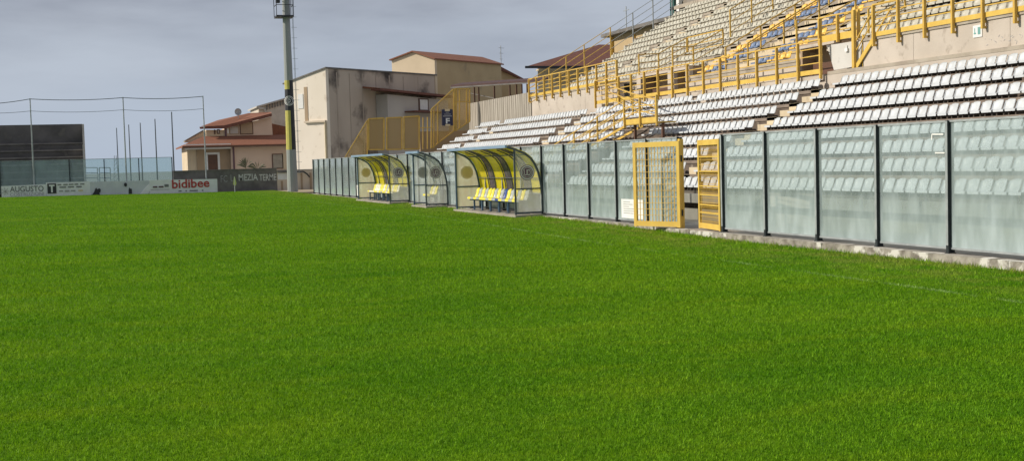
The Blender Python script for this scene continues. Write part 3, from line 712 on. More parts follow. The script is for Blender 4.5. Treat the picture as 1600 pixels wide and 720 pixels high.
# ------------------------------------------------------------------ dugouts
def dugout(yA, yB, label, roofs, emblem=True, clear=False):
    root = empty('dugout', (15.3, yA, .05), label, 'dugout')
    arc = [(14.47, 2.60), (14.80, 2.50), (15.22, 2.33), (15.45, 2.15), (15.60, 1.93), (15.71, 1.68), (15.78, 1.40), (15.83, 1.1), (15.85, .80)]
    for yy, end in ((yA, 'near'), (yB, 'far')):
        b = MB()
        b.box(14.77, 14.83, yy-.03, yy+.03, .05, 2.50)
        for p, q in zip(arc, arc[1:]): b.bar((p[0], yy, p[1]), (q[0], yy, q[1]), .06, .07, up=(-.5, 0, .7))
        b.box(15.82, 15.88, yy-.03, yy+.03, .05, .80)
        b.box(14.83, 15.82, yy-.025, yy+.025, .99, 1.04); b.box(14.83, 15.82, yy-.025, yy+.025, .10, .15)
        b.build('side_frame', 'blue_steel' if end == 'far' else 'steel', root)
        s = [(14.84, .151)]+[(15.81, .151), (15.80, .82)]+[(p[0]-.035, p[1]-.03) for p in arc[::-1][1:-1]]+[(14.84, 2.45)]
        b = MB(); b.prism([(x, yy-.006, z) for x, z in s], (0, .012, 0)); b.build('side_panel', 'side_acrylic' if end == 'near' else ('end_clear' if yB-yA < 4 else 'end_acrylic'), root)
        # round club badge on the side panel
        c = Vector((15.29, yy, 1.62))
        if emblem:
            for s_, nm in ((-1, 'near'),):
                yy2 = yy-.010
                b = MB(); ax = (1, 0, 0); up = (0, 0, 1)
                if end == 'near':
                    disc(b, (c.x, yy2, c.z), ax, up, .29, mi=0); disc(b, (c.x, yy2-.003, c.z), ax, up, .265, mi=1, r_in=.225); disc(b, (c.x, yy2-.003, c.z), ax, up, .19, mi=1, r_in=.175)
                    put_text(b, 'U', .12, .22, (c.x-.125, yy2-.005, c.z-.11), ax, up, 1); put_text(b, 'D', .12, .22, (c.x+.01, yy2-.005, c.z-.11), ax, up, 1)
                    b.build('club_badge', ['maroon', 'shell_white'], root)
                else:
                    disc(b, (c.x, yy2, c.z), ax, up, .28, mi=0, r_in=.235); disc(b, (c.x, yy2+.001, c.z), ax, up, .225, mi=0); b.build('club_badge', ['tan_mark' if yB-yA > 4 else 'ink_faint'], root, label='faded badge showing through from outside')
    # hoops and long bars
    n = len(roofs); L_ = yB-yA; wsum = sum(w for w, _ in roofs); y = yA
    marks = [y]
    for w, m in roofs: y += w/wsum*L_; marks.append(y)
    for yy in marks[1:-1]:
        b = MB()
        for p, q in zip(arc[1:], arc[2:]): b.bar((p[0], yy, p[1]), (q[0], yy, q[1]), .035, .035, up=(-.5, 0, .7))
        b.build('hoop', 'steel', root)
    for i, (w, m) in enumerate(roofs):
        a, c = marks[i]+.018, marks[i+1]-.018; b = MB()
        pts = [(x, z) for x, z in arc]; o2 = [(x+.012, z+.012) for x, z in arc]
        vs = [(x, a, z) for x, z in pts]+[(x, c, z) for x, z in pts]+[(x, a, z) for x, z in o2]+[(x, c, z) for x, z in o2]; k = len(pts)
        fs = []
        for q in range(k-1): fs += [(q, q+1, k+q+1, k+q), (2*k+q, 3*k+q, 3*k+q+1, 2*k+q+1)]
        b.add([(x+.03, y_, z+.035) for x, y_, z in vs], fs); b.build('roof_panel', m, root, smooth=True)
    b = MB(); b.box(15.20, 15.24, yA+.03, yB-.03, 2.27, 2.31); b.box(15.72, 15.75, yA+.03, yB-.03, 1.38, 1.41); b.box(15.82, 15.86, yA+.03, yB-.03, .76, .80); b.build('purlin', 'steel', root)
    b = MB(); b.box(14.43, 14.50, yA-.05, yB+.05, 2.555, 2.66); b.box(14.50, 14.78, yA-.05, yB+.05, 2.60, 2.62) ; b.build('front_lip', 'alu_blue', root)
    b = MB(); b.box(15.78, 15.84, yA+.03, yB-.03, .10, .15); b.build('base_rail', 'steel', root)
Yl, Gr, Cl = 'roof_yellow', 'roof_grey', 'roof_clear'
dugout(44.15, 52.15, 'nearest long dugout with yellow and grey striped curved roof', [(1.2, Yl), (1.0, Gr), (1.3, Yl), (.95, Gr), (1.4, Yl), (.95, Gr), (1.5, Yl)])
dugout(57.45, 59.80, 'small clear-roofed dugout between the two long striped ones', [(1, Cl), (1, Cl)])
dugout(65.1, 73.55, 'farthest long dugout with yellow and grey striped curved roof', [(1.4, Yl), (1.2, Yl), (1.0, Gr), (1.4, Yl), (1.0, Gr), (1.4, Yl), (1.2, Yl)])
def shell_mb(x, y, z, s=1.26):
    b = MB(); b.add([(v[0]*s*.84+x, v[1]*s*.86+y, (v[2]-.10)*s*1.12+z) for v in SV], SF); return b
def bench(yA, n, cols, label, pitch=.43):
    root = empty('team_bench', (15.3, yA, .05), label, 'bench')
    b = MB(); b.box(15.18, 15.24, yA, yA+n*pitch, .44, .49); b.box(15.38, 15.44, yA, yA+n*pitch, .44, .49); b.build('beam', 'blue_steel', root)
    y = yA+.25
    while y < yA+n*pitch:
        for dy in (0,):
            b = MB(); b.box(15.10, 15.16, y-.03, y+.03, .06, .439); b.box(15.44, 15.5, y-.03, y+.03, .06, .439); b.box(15.10, 15.5, y-.025, y+.025, .439, .46); b.box(15.0, 15.6, y-.05, y+.05, .046, .065); b.build('leg', 'blue_steel', root)
        y += 1.15
    for i in range(n):
        m = cols[i % len(cols)]; sh = shell_mb(15.30, yA+(i+.5)*pitch, .50).build('seat', m, root, smooth=True)
        sh['label'] = {'shell_yellow': 'yellow', 'shell_grey': 'grey', 'shell_white': 'off-white', 'shell_blue': 'dark blue'}[m]+' plastic shell seat'
sy, sg, sw, sb = 'shell_yellow', 'shell_grey', 'shell_white', 'shell_blue'
bench(44.6, 16, [sg, sy, sg, sy, sg, sy, sb, sg, sy, sg, sy, sy, sg, sy, sg, sy], 'row of yellow, grey and blue shell seats inside the nearest dugout')
bench(57.9, 3, [sy, sw, sy], 'short row of pale yellow seats inside the small clear dugout')
bench(65.8, 15, [sw, sy, sy, sw, sy, sy, sg, sy, sw, sy, sy, sw, sw], 'row of yellow and off-white seats inside the farthest dugout')
# ------------------------------------------------------------------ far end of the ground
# advertising banners
PY = 118.3
def banner(x0, x1, label, z0f, z1f, m, fill=None, tear=None):
    root = empty('advertising_banner', (x0, PY, 0), label, 'banner')
    n = 14; b = MB(); vs = []
    xs = [x0+(x1-x0)*i/n for i in range(n+1)]
    for i, x in enumerate(xs):
        t = i/n; wob = .02*math.sin(i*1.9+x0)
        lo, hi = z0f(t), z1f(t)
        for y in (PY+wob, PY+wob+.03):
            vs += [(x, y, lo), (x, y, hi)]
    fs = []
    for i in range(n):
        a = 4*i; fs += [(a, a+4, a+5, a+1), (a+2, a+3, a+7, a+6), (a+1, a+5, a+7, a+3), (a, a+2, a+6, a+4)]
    fs += [(0, 1, 3, 2), (4*n, 4*n+2, 4*n+3, 4*n+1)]
    b.add(vs, fs); b.build('sheet', m, root)
    if fill: fill(root)
    return root
px = lambda x, y=295: on(1, PY-.04, x, y)
B0 = [px(x).x for x in (2, 72, 141, 234, 340)]
lerp = lambda a, c: (lambda t: a+(c-a)*t)
zb = lambda x, y: on(1, PY, x, y).z
Yf = PY-.045
def words_line(b, x0, x1, z, h, n, mi=0):
    w = (x1-x0)/n
    for i in range(n):
        k = random.uniform(.6, .85); b.box(x0+w*i, x0+w*(i+k), Yf-.003, Yf, z-h/2, z+h/2, mi)
def f1(root):
    b = MB(); p, q = px(15.5, 300), px(68, 291); put_text(b, 'AUGUSTO', q.x-p.x, .50, (p.x, Yf, zb(40, 299.6)), (1, 0, -.0), (0, 0, 1), bold=.012); b.build('lettering', 'ink', root)
    b = MB(); put_text(b, 'COSTRUZIONI', q.x-p.x, .30, (p.x, Yf, zb(40, 306)), (1, 0, 0), (0, 0, 1), bold=-.004)
    b.build('small_lettering', 'ink_faint', root)
    b = MB()
    c = px(8.5, 299)
    for i in range(7):
        a = i*.9; b.bar((c.x, Yf, c.z), (c.x+.33*math.cos(a), Yf, c.z+.33*math.sin(a)), .01, .035)
    b.build('emblem', 'ink_faint', root)
def f2(root):
    p, q = px(74.5, 302.5), px(87.5, 286.5)
    b = MB(); b.box(p.x, q.x, Yf-.002, Yf+.001, p.z, q.z); b.build('black_square', 'ink_dark', root)
    w = q.x-p.x; h = q.z-p.z; b = MB(); b.box(p.x+w*.18, q.x-w*.18, Yf-.006, Yf-.003, q.z-h*.28, q.z-h*.12); b.box(p.x+w*.4, q.x-w*.4, Yf-.006, Yf-.003, p.z+h*.1, q.z-h*.281); b.build('letter_t', 'paper', root)
    b = MB(); s, e = px(90, 289).x, px(134, 289).x
    words_line(b, s, e, zb(112, 288), .10, 5); words_line(b, s+.15, e-.1, zb(112, 292), .11, 3); b.build('small_print', 'ink', root)
    b = MB(); words_line(b, s+.1, e-.8, zb(112, 298), .13, 3, 0); words_line(b, e-.65, e-.1, zb(130, 297.5), .14, 1, 1); b.build('sponsor_marks', ['ink_faint', 'tan_mark'], root)
def f3(root):
    for k_, poly in enumerate((((142, 306), (145, 303), (147, 300), (149, 294.5), (151, 293.5), (152, 296), (155, 294), (157.5, 296), (157, 300), (155, 302), (158, 305.5)),
                 ((193.5, 288), (195, 285.5), (198, 286), (198.5, 290), (197, 292), (194.5, 291)),
                 ((201, 303), (201, 296), (202, 292.5), (203, 294.5), (206, 295), (206.5, 303)))):
        b = MB(); pts = [px(x, y) for x, y in poly]; b.prism([(p.x, Yf-.004, p.z) for p in pts], (0, .006, 0)); b.build('tear', 'ink_dark', root)
    b = MB(); b.prism([(px(x, y).x, Yf-.05+.04*q, px(x, y).z) for q, (x, y) in enumerate(((218, 304), (231, 303), (238, 292), (240, 281.5), (236, 281.5)))], (0, .02, 0)); b.build('loose_flap', 'vinyl', root)
def f4(root):
    p, q = px(269, 294.3), px(327, 281)
    b = MB(); put_text(b, 'bidibee', q.x-p.x, .80, (p.x, Yf, zb(290, 294)), (1, 0, .012), (0, 0, 1), bold=.018); b.build('lettering', 'red_ink', root)
    b = MB(); s, e = px(279, 297).x, px(319, 297).x; words_line(b, s, s+.42, zb(281, 298.5), .11, 1); words_line(b, s+.62, s+.75, zb(290, 298.2), .12, 1); words_line(b, s+.98, s+1.9, zb(300, 297.8), .10, 1); words_line(b, e-.2, e, zb(318, 297.3), .10, 1); b.build('small_print', 'ink', root)
    b = MB(); s, e = px(239, 293).x, px(265, 291).x; words_line(b, s, e-.45, zb(248, 292), .13, 2, 0); words_line(b, e-.45, e, zb(260, 290), .24, 1, 1); b.box(s-.2, e, Yf-.003, Yf, zb(250, 296.2)-.012, zb(250, 296.2)+.012, 0); b.build('side_print', ['maroon', 'ink'], root)
banner(B0[0], B0[1]-.01, 'leftmost white banner reading AUGUSTO along the far end', lerp(zb(2, 309.5), zb(72, 307.5)), lerp(zb(2, 291), zb(72, 288)), 'vinyl', f1)
banner(B0[1], B0[2]-.01, 'white banner with a black square and a T, second from the left', lerp(zb(72, 307.5), zb(141, 305.5)), lerp(zb(72, 285.5), zb(141, 283.5)), 'vinyl', f2)
banner(B0[2], B0[3]-.01, 'blank torn grey banner with dark holes along the far end', lerp(zb(141, 305.0), zb(234, 302.5)), lerp(zb(141, 284), zb(234, 282)), 'vinyl_grey', f3)
banner(B0[3], B0[4], 'white banner with red lowercase lettering bidibee', lerp(zb(234, 303), zb(340, 300)), lerp(zb(234, 281.5), zb(340, 279.5)), 'vinyl', f4)
# end walls
def wallx(name, x0, x1, y, z0, z1, m, label, t=.3, cap=True):
    root = empty(name, (x0, y, z0), label, 'wall')
    b = MB(); b.box(x0, x1, y, y+t, z0, z1); b.build('wall_face', m, root)
    if cap: b = MB(); b.box(x0, x1, y-.05, y+t+.05, z1+.001, z1+.09); b.build('coping', 'block' if m != 'dark_wall' else 'dark_wall', root)
    return root
wp = lambda x, y, Y_=119.5: on(1, Y_, x, y)
xa, xb_, xc = wp(271, 280).x, wp(433, 280).x, wp(489, 280).x
r_ = wallx('end_wall', xa, xb_-.01, 119.5, -.6, 1.95, 'dark_wall', 'dark weathered concrete wall with painted letters at the far end')
b = MB()
segs = [('FC', 345, 355.5, 283, 'chalk'), ('L', 360.5, 365, 281.5, 'chalk'), ('MEZIA', 373, 403, 281, 'chalk_bright'), ('TERME', 405, 432, 281, 'chalk_bright')]
for t_, x0, x1, yb_, m in segs:
    b = MB(); p, q = wp(x0, yb_), wp(x1, yb_); put_text(b, t_, q.x-p.x, .62, (p.x, 119.492, p.z-.1), (1, 0, 0), (0, 0, 1), bold=.02 if m != 'chalk' else 0)
    b.build('painted_letters', m, r_)
r2 = wallx('block_wall', xb_, xc+1.5, 119.5, -.6, 1.75, 'plaster_cream', 'light block wall behind the floodlight mast', cap=True)
b = MB(); p, q = wp(434, 281), wp(448, 270); b.box(p.x, q.x, 119.47, 119.499, p.z, q.z); b.build('white_patch', 'white_paint', r2)
b = MB(); p, q = wp(433.5, 262), wp(452, 269.5); b.box(p.x, q.x, 119.3, 119.499, q.z, p.z-.25); b.build('grey_block', 'dark_wall', r2)
for x in (441, 472, 486): b = MB(); p = wp(x, 299); b.box(p.x-.09, p.x+.09, 119.45, 119.499, -.4, .8 if x < 450 else 1.5); b.build('joint', 'house_brown', r2)
b = MB(); pts = [wp(x, y, 119.2) for x, y in ((448, 269), (474, 268), (480, 272), (484, 277))]
for p, q in zip(pts, pts[1:]): b.tube(p, q, .07)
b.build('black_pipe', 'black', label='black pipe bending along the block wall right of the mast', cat='pipe')
# net poles
poles = []
for x, y, lab in ((-60, 163, 'tall thin net pole at the far left beyond the banners'), (46.8, 154, 'tall thin pole rising from the AUGUSTO banner'), (192, 152, 'tall thin pole rising from the torn grey banner'), (317, 150, 'tall thin pole in front of the red-roofed house')):
    p = on(1, 119.1, x, y); b = MB(); b.tube((p.x, 119.1, -.3), (p.x, 119.1, p.z), .075, 8, .045); b.build('net_pole', 'galv' if x != 1 else 'steel', label=lab, cat='pole', group='net poles at the far end'); poles.append(p)
def cable(pts, r, name, label, m='steel', sag=.15):
    b = MB()
    for p, q in zip(pts, pts[1:]):
        p, q = Vector(p), Vector(q); prev = p
        for i in range(1, 9): t = i/8; c = p.lerp(q, t); c.z -= sag*4*t*(1-t); b.tube(prev, c, r, 4); prev = c
    b.build(name, m, label=label, cat='cable')
cable([Vector((p.x, 119.1, p.z-.05)) for p in poles], .03, 'top_cable', 'upper cable strung between the tall net poles')
cable([Vector((p.x, 119.1, on(1, 119.1, 100, 173).z)) for p in poles], .018, 'lower_cable', 'thin lower cable strung between the tall net poles')
for x, y, lab in ((268, 175, 'thin pole beyond the glass, nearest the red-roofed house'), (242, 186, 'thin pole beyond the glass, second from the house'), (219, 192, 'thin pole beyond the glass, third from the house'), (201, 195, 'thin pole beyond the glass just right of the tall net pole'), (182, 200, 'farthest thin pole beyond the glass, left of the tall net pole')):
    p = on(2, 8.4, x, y); b = MB(); b.tube((p.x, p.y, -.6), (p.x, p.y, 8.4), .10, 6, .06); b.build('thin_pole', 'steel', label=lab, cat='pole')
# low rails and a lattice behind the glass
root = empty('crowd_rail', (0, 127, -.5), 'grey tubular rails behind the tinted glass', 'railing')
for x0, x1 in ((133, 152), (155, 172)):
    for y in (262, 270, 278):
        p, q = on(1, 127, x0, y), on(1, 127, x1, y); b = MB(); b.tube(p, q, .04, 5); b.build('rail', 'galv', root)
    for x in (x0, x1): p = on(1, 127, x, 262); b = MB(); b.tube((p.x, 127, -.5), p, .05, 5); b.build('post', 'galv', root)
p = on(1, 190, 180, 243); root = empty('lattice_tower', (p.x, 190, -.6), 'small distant lattice mast seen through the tinted glass', 'mast')
b = MB()
for dx, dy in ((-.4, -.4), (.4, -.4), (.4, .4), (-.4, .4)): b.bar((p.x+dx, 190+dy, -.6), (p.x+dx*.3, 190+dy*.3, p.z), .07)
for i in range(8):
    z = -.4+i*(p.z)/8; s_ = .4*(1-.7*i/8); b.bar((p.x-s_, 190-s_, z), (p.x+s_, 190-s_, z+.5), .05)
b.build('lattice', 'galv', root)
# old concrete stand, far left
root = empty('old_stand', (-9, 136, -.6), 'old dark concrete terrace behind the tinted fence at the far left', 'grandstand')
xr = on(1, 136, 127.5, 200).x; xl_ = -40
zt_ = 7.08; b = MB(); b.box(xl_, xr, 142.2, 142.6, -.6, zt_+.25); b.build('back_wall', 'old_stand', root)
for i in range(7):
    z = 5.35-i*.74; b = MB(); b.box(xl_, xr-.05, 141.5-i*.85, 142.19-i*.85 if i else 142.19, z-.74, z-.14); b.build('riser', 'old_stand', root)
    b = MB(); b.box(xl_, xr, 141.35-i*.85, 142.19-i*.85 if i else 142.18, z-.139, z); b.build('terrace_step', 'dark_wall', root)
b = MB(); b.box(xr+.001, xr+.2, 136, 142.6, -.6, 5.0); b.box(xr+.001, xr+.2, 141.4, 142.6, 5.0, zt_+.2); b.build('side_wall', 'block', root)
# corner flag
root = empty('corner_flag', (12.0, 115.9, -.15), 'pale green corner flag in front of the lettered wall', 'flag')
c = on(1, 115.9, 367, 300); t = on(1, 115.9, 368, 276)
b = MB(); b.tube((c.x, 115.9, -.2), (c.x, 115.9, t.z), .03, 6); b.build('pole', 'white_paint', root)
b = MB(); b.prism([(c.x-.02, 115.88, t.z), (c.x+.05, 115.88, t.z), (c.x+.17, 115.86, t.z-.6), (c.x+.10, 115.9, t.z-.82), (c.x-.13, 115.88, t.z-.72)], (0, .03, 0)); b.build('cloth', 'flag', root)
# floodlight mast
mb_ = on(2, -.05, 457.5, 299); mx, my = mb_.x, mb_.y
root = empty('floodlight_mast', (mx, my, -.1), 'tall steel floodlight mast with yellow and black painted band', 'mast')
Hm = 27.0; rad = lambda z: .46-.0093*z
zof = lambda y: on(1, my, 455, y).z
def mast_seg(z0, z1, nm, ms, split=False, n=12):
    b = MB(); vs = []
    for z in (z0, z1):
        for i in range(n): a = 2*math.pi*i/n; vs.append((mx+rad(z)*math.cos(a), my+rad(z)*math.sin(a), z))
    fs = [(i, (i+1) % n, n+(i+1) % n, n+i) for i in range(n)]
    if split:
        for i, f in enumerate(fs):
            a = 2*math.pi*(i+.5)/n; left = math.cos(a-math.radians(182)) > .04
            b.add([vs[q] for q in f], [(0, 1, 2, 3)], 0 if left else 1)
    else: b.add(vs, fs)
    return b.build(nm, ms, root)
za, zb1, zc_, zd = zof(234), zof(173), zof(140), zof(126)
mast_seg(-.1, za, 'lower_shaft', ['mast_grey']); mast_seg(za, zb1, 'painted_shaft', ['mast_yellow', 'black'], True); mast_seg(zb1, zc_, 'black_band', ['black']); mast_seg(zc_, zd, 'painted_shaft', ['mast_yellow', 'black'], True); mast_seg(zd, Hm, 'upper_shaft', ['mast_grey'])
b = MB(); cdir = Vector((-mx*1.35, -my, 0)).normalized(); ax = Vector((-cdir.y, cdir.x, 0)); ax = ax if ax.x > 0 else -ax; cz_ = zof(158); n_ = 24
def curved(rr, a): 
    s_ = rr*math.cos(a); R_ = rad(cz_)+.03; return Vector((mx, my, cz_+rr*math.sin(a)))+ax*s_+cdir*math.sqrt(max(R_*R_-s_*s_, .0004))
for r1_, r2_ in ((.42, .37), (.31, .275)):
    vs = [curved(r1_, 2*math.pi*i/n_) for i in range(n_)]+[curved(r2_, 2*math.pi*i/n_) for i in range(n_)]; b.add(vs, [(i, (i+1) % n_, n_+(i+1) % n_, n_+i) for i in range(n_)])
put_text(b, 'D', .24, .36, Vector((mx, my, cz_-.18))+cdir*(rad(cz_)+.04)-ax*.12, ax, (0, 0, 1), bold=.02); b.build('club_badge', 'white_paint', root)
zp = zof(26)
b = MB(); b.box(mx-.95, mx+.55, my-.8, my+.8, zp-.12, zp+.02)
b.build('platform', 'black', root)
b = MB()
for dx, dy in ((-.93, -.78), (.53, -.78), (.53, .78), (-.93, .78), (.2, -.78)): b.bar((mx+dx, my+dy, zp), (mx+dx, my+dy, zp+2.4), .05)
for z in (zp+.9, zp+1.7, zp+2.4): b.bar((mx-.93, my-.78, z), (mx+.53, my-.78, z), .05); b.bar((mx+.53, my-.78, z), (mx+.53, my+.78, z), .05); b.bar((mx-.93, my-.78, z), (mx-.93, my+.78, z), .05)
b.build('cage', 'black', root)
b = MB(); b.box(mx-.95, mx-.62, my-.95, my-.5, zp+1.05, zp+1.75); b.build('junction_box', 'black', root)
b = MB(); lx = mx+.62
b.bar((lx, my-.25, 1.5), (lx-.12, my-.25, Hm), .03); b.bar((lx+.0, my+.2, 1.5), (lx-.12, my+.2, Hm), .03)
z = 1.6
while z < Hm: b.bar((lx-.25, my-.25, z), (lx+.22, my-.25, z), .025); z += .9
b.build('ladder', 'galv', root)
for i in range(-2, 3):
    for k_ in (0, 1): b = MB(); b.box(mx-.8+i*.1-.35*0, mx-.5, my-.3, my+.3, Hm, Hm+.01) if False else b.box(mx+i*.75-.3, mx+i*.75+.3, my-.55, my-.25, Hm-1.2+k_*.85, Hm-.5+k_*.85); b.build('floodlight', 'galv', root)
# ------------------------------------------------------------------ buildings behind
Rd = Vector((.795, .604, 0)).normalized(); Ld = Vector((-Rd.y, Rd.x, 0)); NR = Vector((Rd.y, -Rd.x, 0)); NL = -Rd
C0 = CAMP+(RM@_ray(513.5, 247)).normalized()*128; C0.z = 0
R_ = lambda x, y: onp(x, y, C0, NR)
L_ = lambda x, y: onp(x, y, C0, NL)
def at0(p, z=-.6): return Vector((p.x, p.y, z))
hall = empty('concrete_hall', tuple(at0(C0)), 'big plain hall with pale gable end and stained grey side wall', 'building')
tc = Vector((C0.x, C0.y, R_(509, 107.5).z)); tl_ = L_(449, 130); tr_ = R_(682, 118.5)
length = (tr_-tc); length.z = 0; hl = length.length
b = MB(); b.prism([at0(tc), tc, tl_, at0(tl_)], Rd*.4); b.build('gable_wall', 'plaster_pale', hall)
b = MB(); ptR = tc+Rd*hl; b.prism([at0(tc)+Rd*.401, tc+Rd*.401, ptR, at0(ptR)], Ld*.4); b.build('side_wall', 'hall_grey', hall)
b = MB(); b.prism([tl_+Rd*.401-Vector((0, 0, .1)), tc+Rd*.401+Ld*.4-Vector((0, 0, .1)), at0(tc)+Rd*.401+Ld*.4, at0(tl_)+Rd*.401], Rd*(hl-.4)); b.build('rear_body', 'plaster_pale', hall)
b = MB(); up = Vector((0, 0, .14)); o_ = -Rd*.12; sl_ = (tl_-tc).normalized(); b.prism([tc+o_-sl_*.12, tc+o_-sl_*.12+up, tl_+o_+sl_*.6+up, tl_+o_+sl_*.6], Rd*(hl+.1)); b.build('roof', 'dark_wall', hall)
b = MB()
for x in (528, 548, 568, 589, 610, 632, 655):
    p = R_(x, 200); b.prism([at0(p)+NR*.03, at0(p)+NR*.03+Rd*.12, Vector((p.x, p.y, tc.z-.3))+NR*.03+Rd*.12, Vector((p.x, p.y, tc.z-.3))+NR*.03], -NR*.028)
b.build('pilaster_line', 'hall_grey_line', hall)
b = MB(); p, q = L_(466.5, 170), L_(473.5, 147); b.prism([p+NL*.05, Vector((q.x, q.y, p.z))+NL*.05, q+NL*.05, Vector((p.x, p.y, q.z))+NL*.05], -NL*.045); b.build('window', 'paper', hall)
b = MB(); p, q = L_(477, 190), L_(480, 136); b.prism([p+NL*.04, Vector((q.x, q.y, p.z))+NL*.04, q+NL*.04, Vector((p.x, p.y, q.z))+NL*.04], -NL*.035); b.build('slit', 'house_brown', hall)
b = MB(); p, q = L_(477, 192.5), L_(510, 190.5); b.prism([Vector((p.x, p.y, p.z))+NL*.22, Vector((q.x, q.y, p.z))+NL*.22, Vector((q.x, q.y, p.z+.18))+NL*.22, Vector((p.x, p.y, p.z+.18))+NL*.22], -NL*.21); b.build('ledge', 'plaster_cream', hall)
b = MB(); p = L_(509, 192); b.bar(at0(p)+NL*.1, Vector((p.x, p.y, p.z))+NL*.1, .16); b.build('downpipe', 'tan_mark', hall)
# annex
off = NR*1.6; CA = C0+off; A_ = lambda x, y: onp(x, y, CA, NR)
an = empty('annex', tuple(at0(A_(600, 200))), 'low grey annex with sloping red roof against the hall', 'building')
p0, p1 = A_(605, 147.5), A_(700, 157)
b = MB(); b.prism([at0(p0), p0, p1, at0(p1)], -NR*1.55); b.build('wall', 'annex', an)
q0, q1 = A_(584, 141.5), A_(701, 153.5); b = MB(); b.prism([q0+NR*.8, q0+NR*.8+Vector((0, 0, .2)), q1+NR*.8+Vector((0, 0, .2)), q1+NR*.8], -NR*1.2); b.build('fascia', 'tiles_dark', an)
b = MB(); u_ = Vector((0, 0, 1.1)); b.add([q0+NR*.8+Vector((0, 0, .21)), q1+NR*.8+Vector((0, 0, .21)), q1-NR*1.5+u_*.5, q0-NR*1.5+Vector((0, 0, .5))]+[q0+NR*.8+Vector((0, 0, .1)), q1+NR*.8+Vector((0, 0, .1)), q1-NR*1.5+u_*.3, q0-NR*1.5+Vector((0, 0, .3))], [(0, 1, 2, 3), (7, 6, 5, 4), (1, 5, 6, 2), (0, 3, 7, 4)]); b.build('roof', 'tiles', an)
a0, a1 = A_(654, 173), A_(669, 154.5); Vv = lambda p, z: Vector((p.x, p.y, z))
b = MB(); b.prism([Vv(a0, a0.z)+NR*.05, Vv(a1, a0.z)+NR*.05, Vv(a1, a1.z)+NR*.05, Vv(a0, a1.z)+NR*.05], -NR*.045); w_ = b.build('window', 'brown', an)
b = MB(); dd_ = (a1-a0); dd_.z = 0; b.prism([Vv(a0+dd_*.12, a0.z+.1)+NR*.09, Vv(a0+dd_*.88, a0.z+.1)+NR*.09, Vv(a0+dd_*.88, a1.z-.12)+NR*.09, Vv(a0+dd_*.12, a1.z-.12)+NR*.09], -NR*.035); b.build('pane', 'paper', w_)
p0, p1 = A_(632, 176), A_(690, 177.5); b = MB(); b.prism([p0+NR*1.5, p1+NR*1.5, p1+NR*1.5+Vector((0, 0, .15)), p0+NR*1.5+Vector((0, 0, .15))], -NR*1.48); b.build('lower_roof_edge', 'tiles_dark', an)
# ochre house
CO = R_(679, 118); CO.z = 0; OL = lambda x, y: onp(x, y, CO, NL)
oc = empty('ochre_house', tuple(at0(CO)), 'ochre gabled house with brown roof rising behind the hall', 'building')
e1, ap, e2 = OL(679, 92.5), OL(646, 81.5), OL(612, 94.5)
rr = R_(782, 98); ol = Vector((rr.x-e1.x, rr.y-e1.y, 0)).length
b = MB(); b.prism([at0(e1), e1, ap, e2, at0(e2)], Rd*.4); b.build('gable_wall', 'house_cream', oc)
b = MB(); b.prism([at0(e1)+Rd*.401, e1+Rd*.401, ap+Rd*.401, e2+Rd*.401, at0(e2)+Rd*.401], Rd*(ol-.4)); b.build('body', 'ochre', oc)
for p, q, nm in ((e1, ap, 'roof'), (e2, ap, 'roof')):
    d_ = (p-q).normalized(); b = MB(); b.prism([q-Rd*.25+Vector((0, 0, .002)), q-Rd*.25+up, p-Rd*.25+d_*.2+up, p-Rd*.25+d_*.2+Vector((0, 0, .002))], Rd*(ol+.6)); b.build(nm, 'tiles', oc)
# antenna
p = R_(783, 100); b = MB(); t_ = R_(783.5, 72); b.tube(p, Vector((p.x, p.y, t_.z)), .05, 5)
for z, w_ in ((.25, .7), (.9, .5), (1.6, .35)): b.bar(Vector((p.x-.1, p.y, t_.z-z))-Rd*w_*.4, Vector((p.x, p.y, t_.z-z))+Rd*w_, .035)
b.build('roof_antenna', 'galv', label='thin television antenna at the right end of the ochre house', cat='antenna')
# dark red roof behind
def gable_house(name, label, Yp, wall_px, roof_px, wm, rm, depth=9):
    root = empty(name, tuple(at0(on(1, Yp, *wall_px[0]))), label, 'building')
    b = MB(); w = [on(1, Yp, *q) for q in wall_px]; b.prism([at0(w[0])]+w+[at0(w[-1])], (0, depth, 0)); b.build('wall', wm, root)
    b = MB(); r = [on(1, Yp-.5, *q) for q in roof_px]; n = len(r); b.prism(r, (0, depth+1, 0)); b.build('roof', rm, root)
    return root
gable_house('red_roof_house', 'dark red roof slope just right of the ochre house', 150, [(783, 118), (783, 108), (815, 124)], [(782, 109), (782, 104), (822, 125), (822, 127)], 'ochre', 'tiles_dark')
# red roofed house right of centre
Yh = 112.0; root = empty('red_hipped_house', tuple(at0(on(1, Yh, 840, 120))), 'house with wide dark red hipped roof beside the upper railing', 'building')
P_ = lambda x, y, Y_=Yh: on(1, Y_, x, y)
a = P_(840, 104); c = P_(970, 94); z_e = a.z
b = MB(); b.prism([(a.x, Yh, -.6), (c.x+6, Yh, -.6), (c.x+6, Yh, z_e-.1), (a.x, Yh, z_e-.1)], (7.5, 5.7, 0)); b.build('wall', 'house_cream', root)
e0 = P_(821, 104.5, Yh-1.6); e3 = Vector((c.x+8, Yh-1.6, e0.z)); rd0 = P_(936, 70, Yh+4)
pk0 = Vector((rd0.x, Yh+4, rd0.z)); pk1 = Vector((rd0.x+8, Yh+4, rd0.z)); bk0 = e0+Vector((8.8, 6.7, 0)); bk1 = e3+Vector((8.8, 6.7, 0))
b = MB(); vs = [e0, e3, pk1, pk0, bk0, bk1]; b.add(vs, [(0, 1, 2, 3), (0, 3, 4), (3, 2, 5, 4), (1, 5, 2), (0, 4, 5, 1)]); b.build('roof', 'tiles_dark', root)
b = MB(); b.box(e0.x-.05, e3.x, Yh-1.72, Yh-1.601, e0.z-.16, e0.z+.06); b.build('gutter', 'black', root)
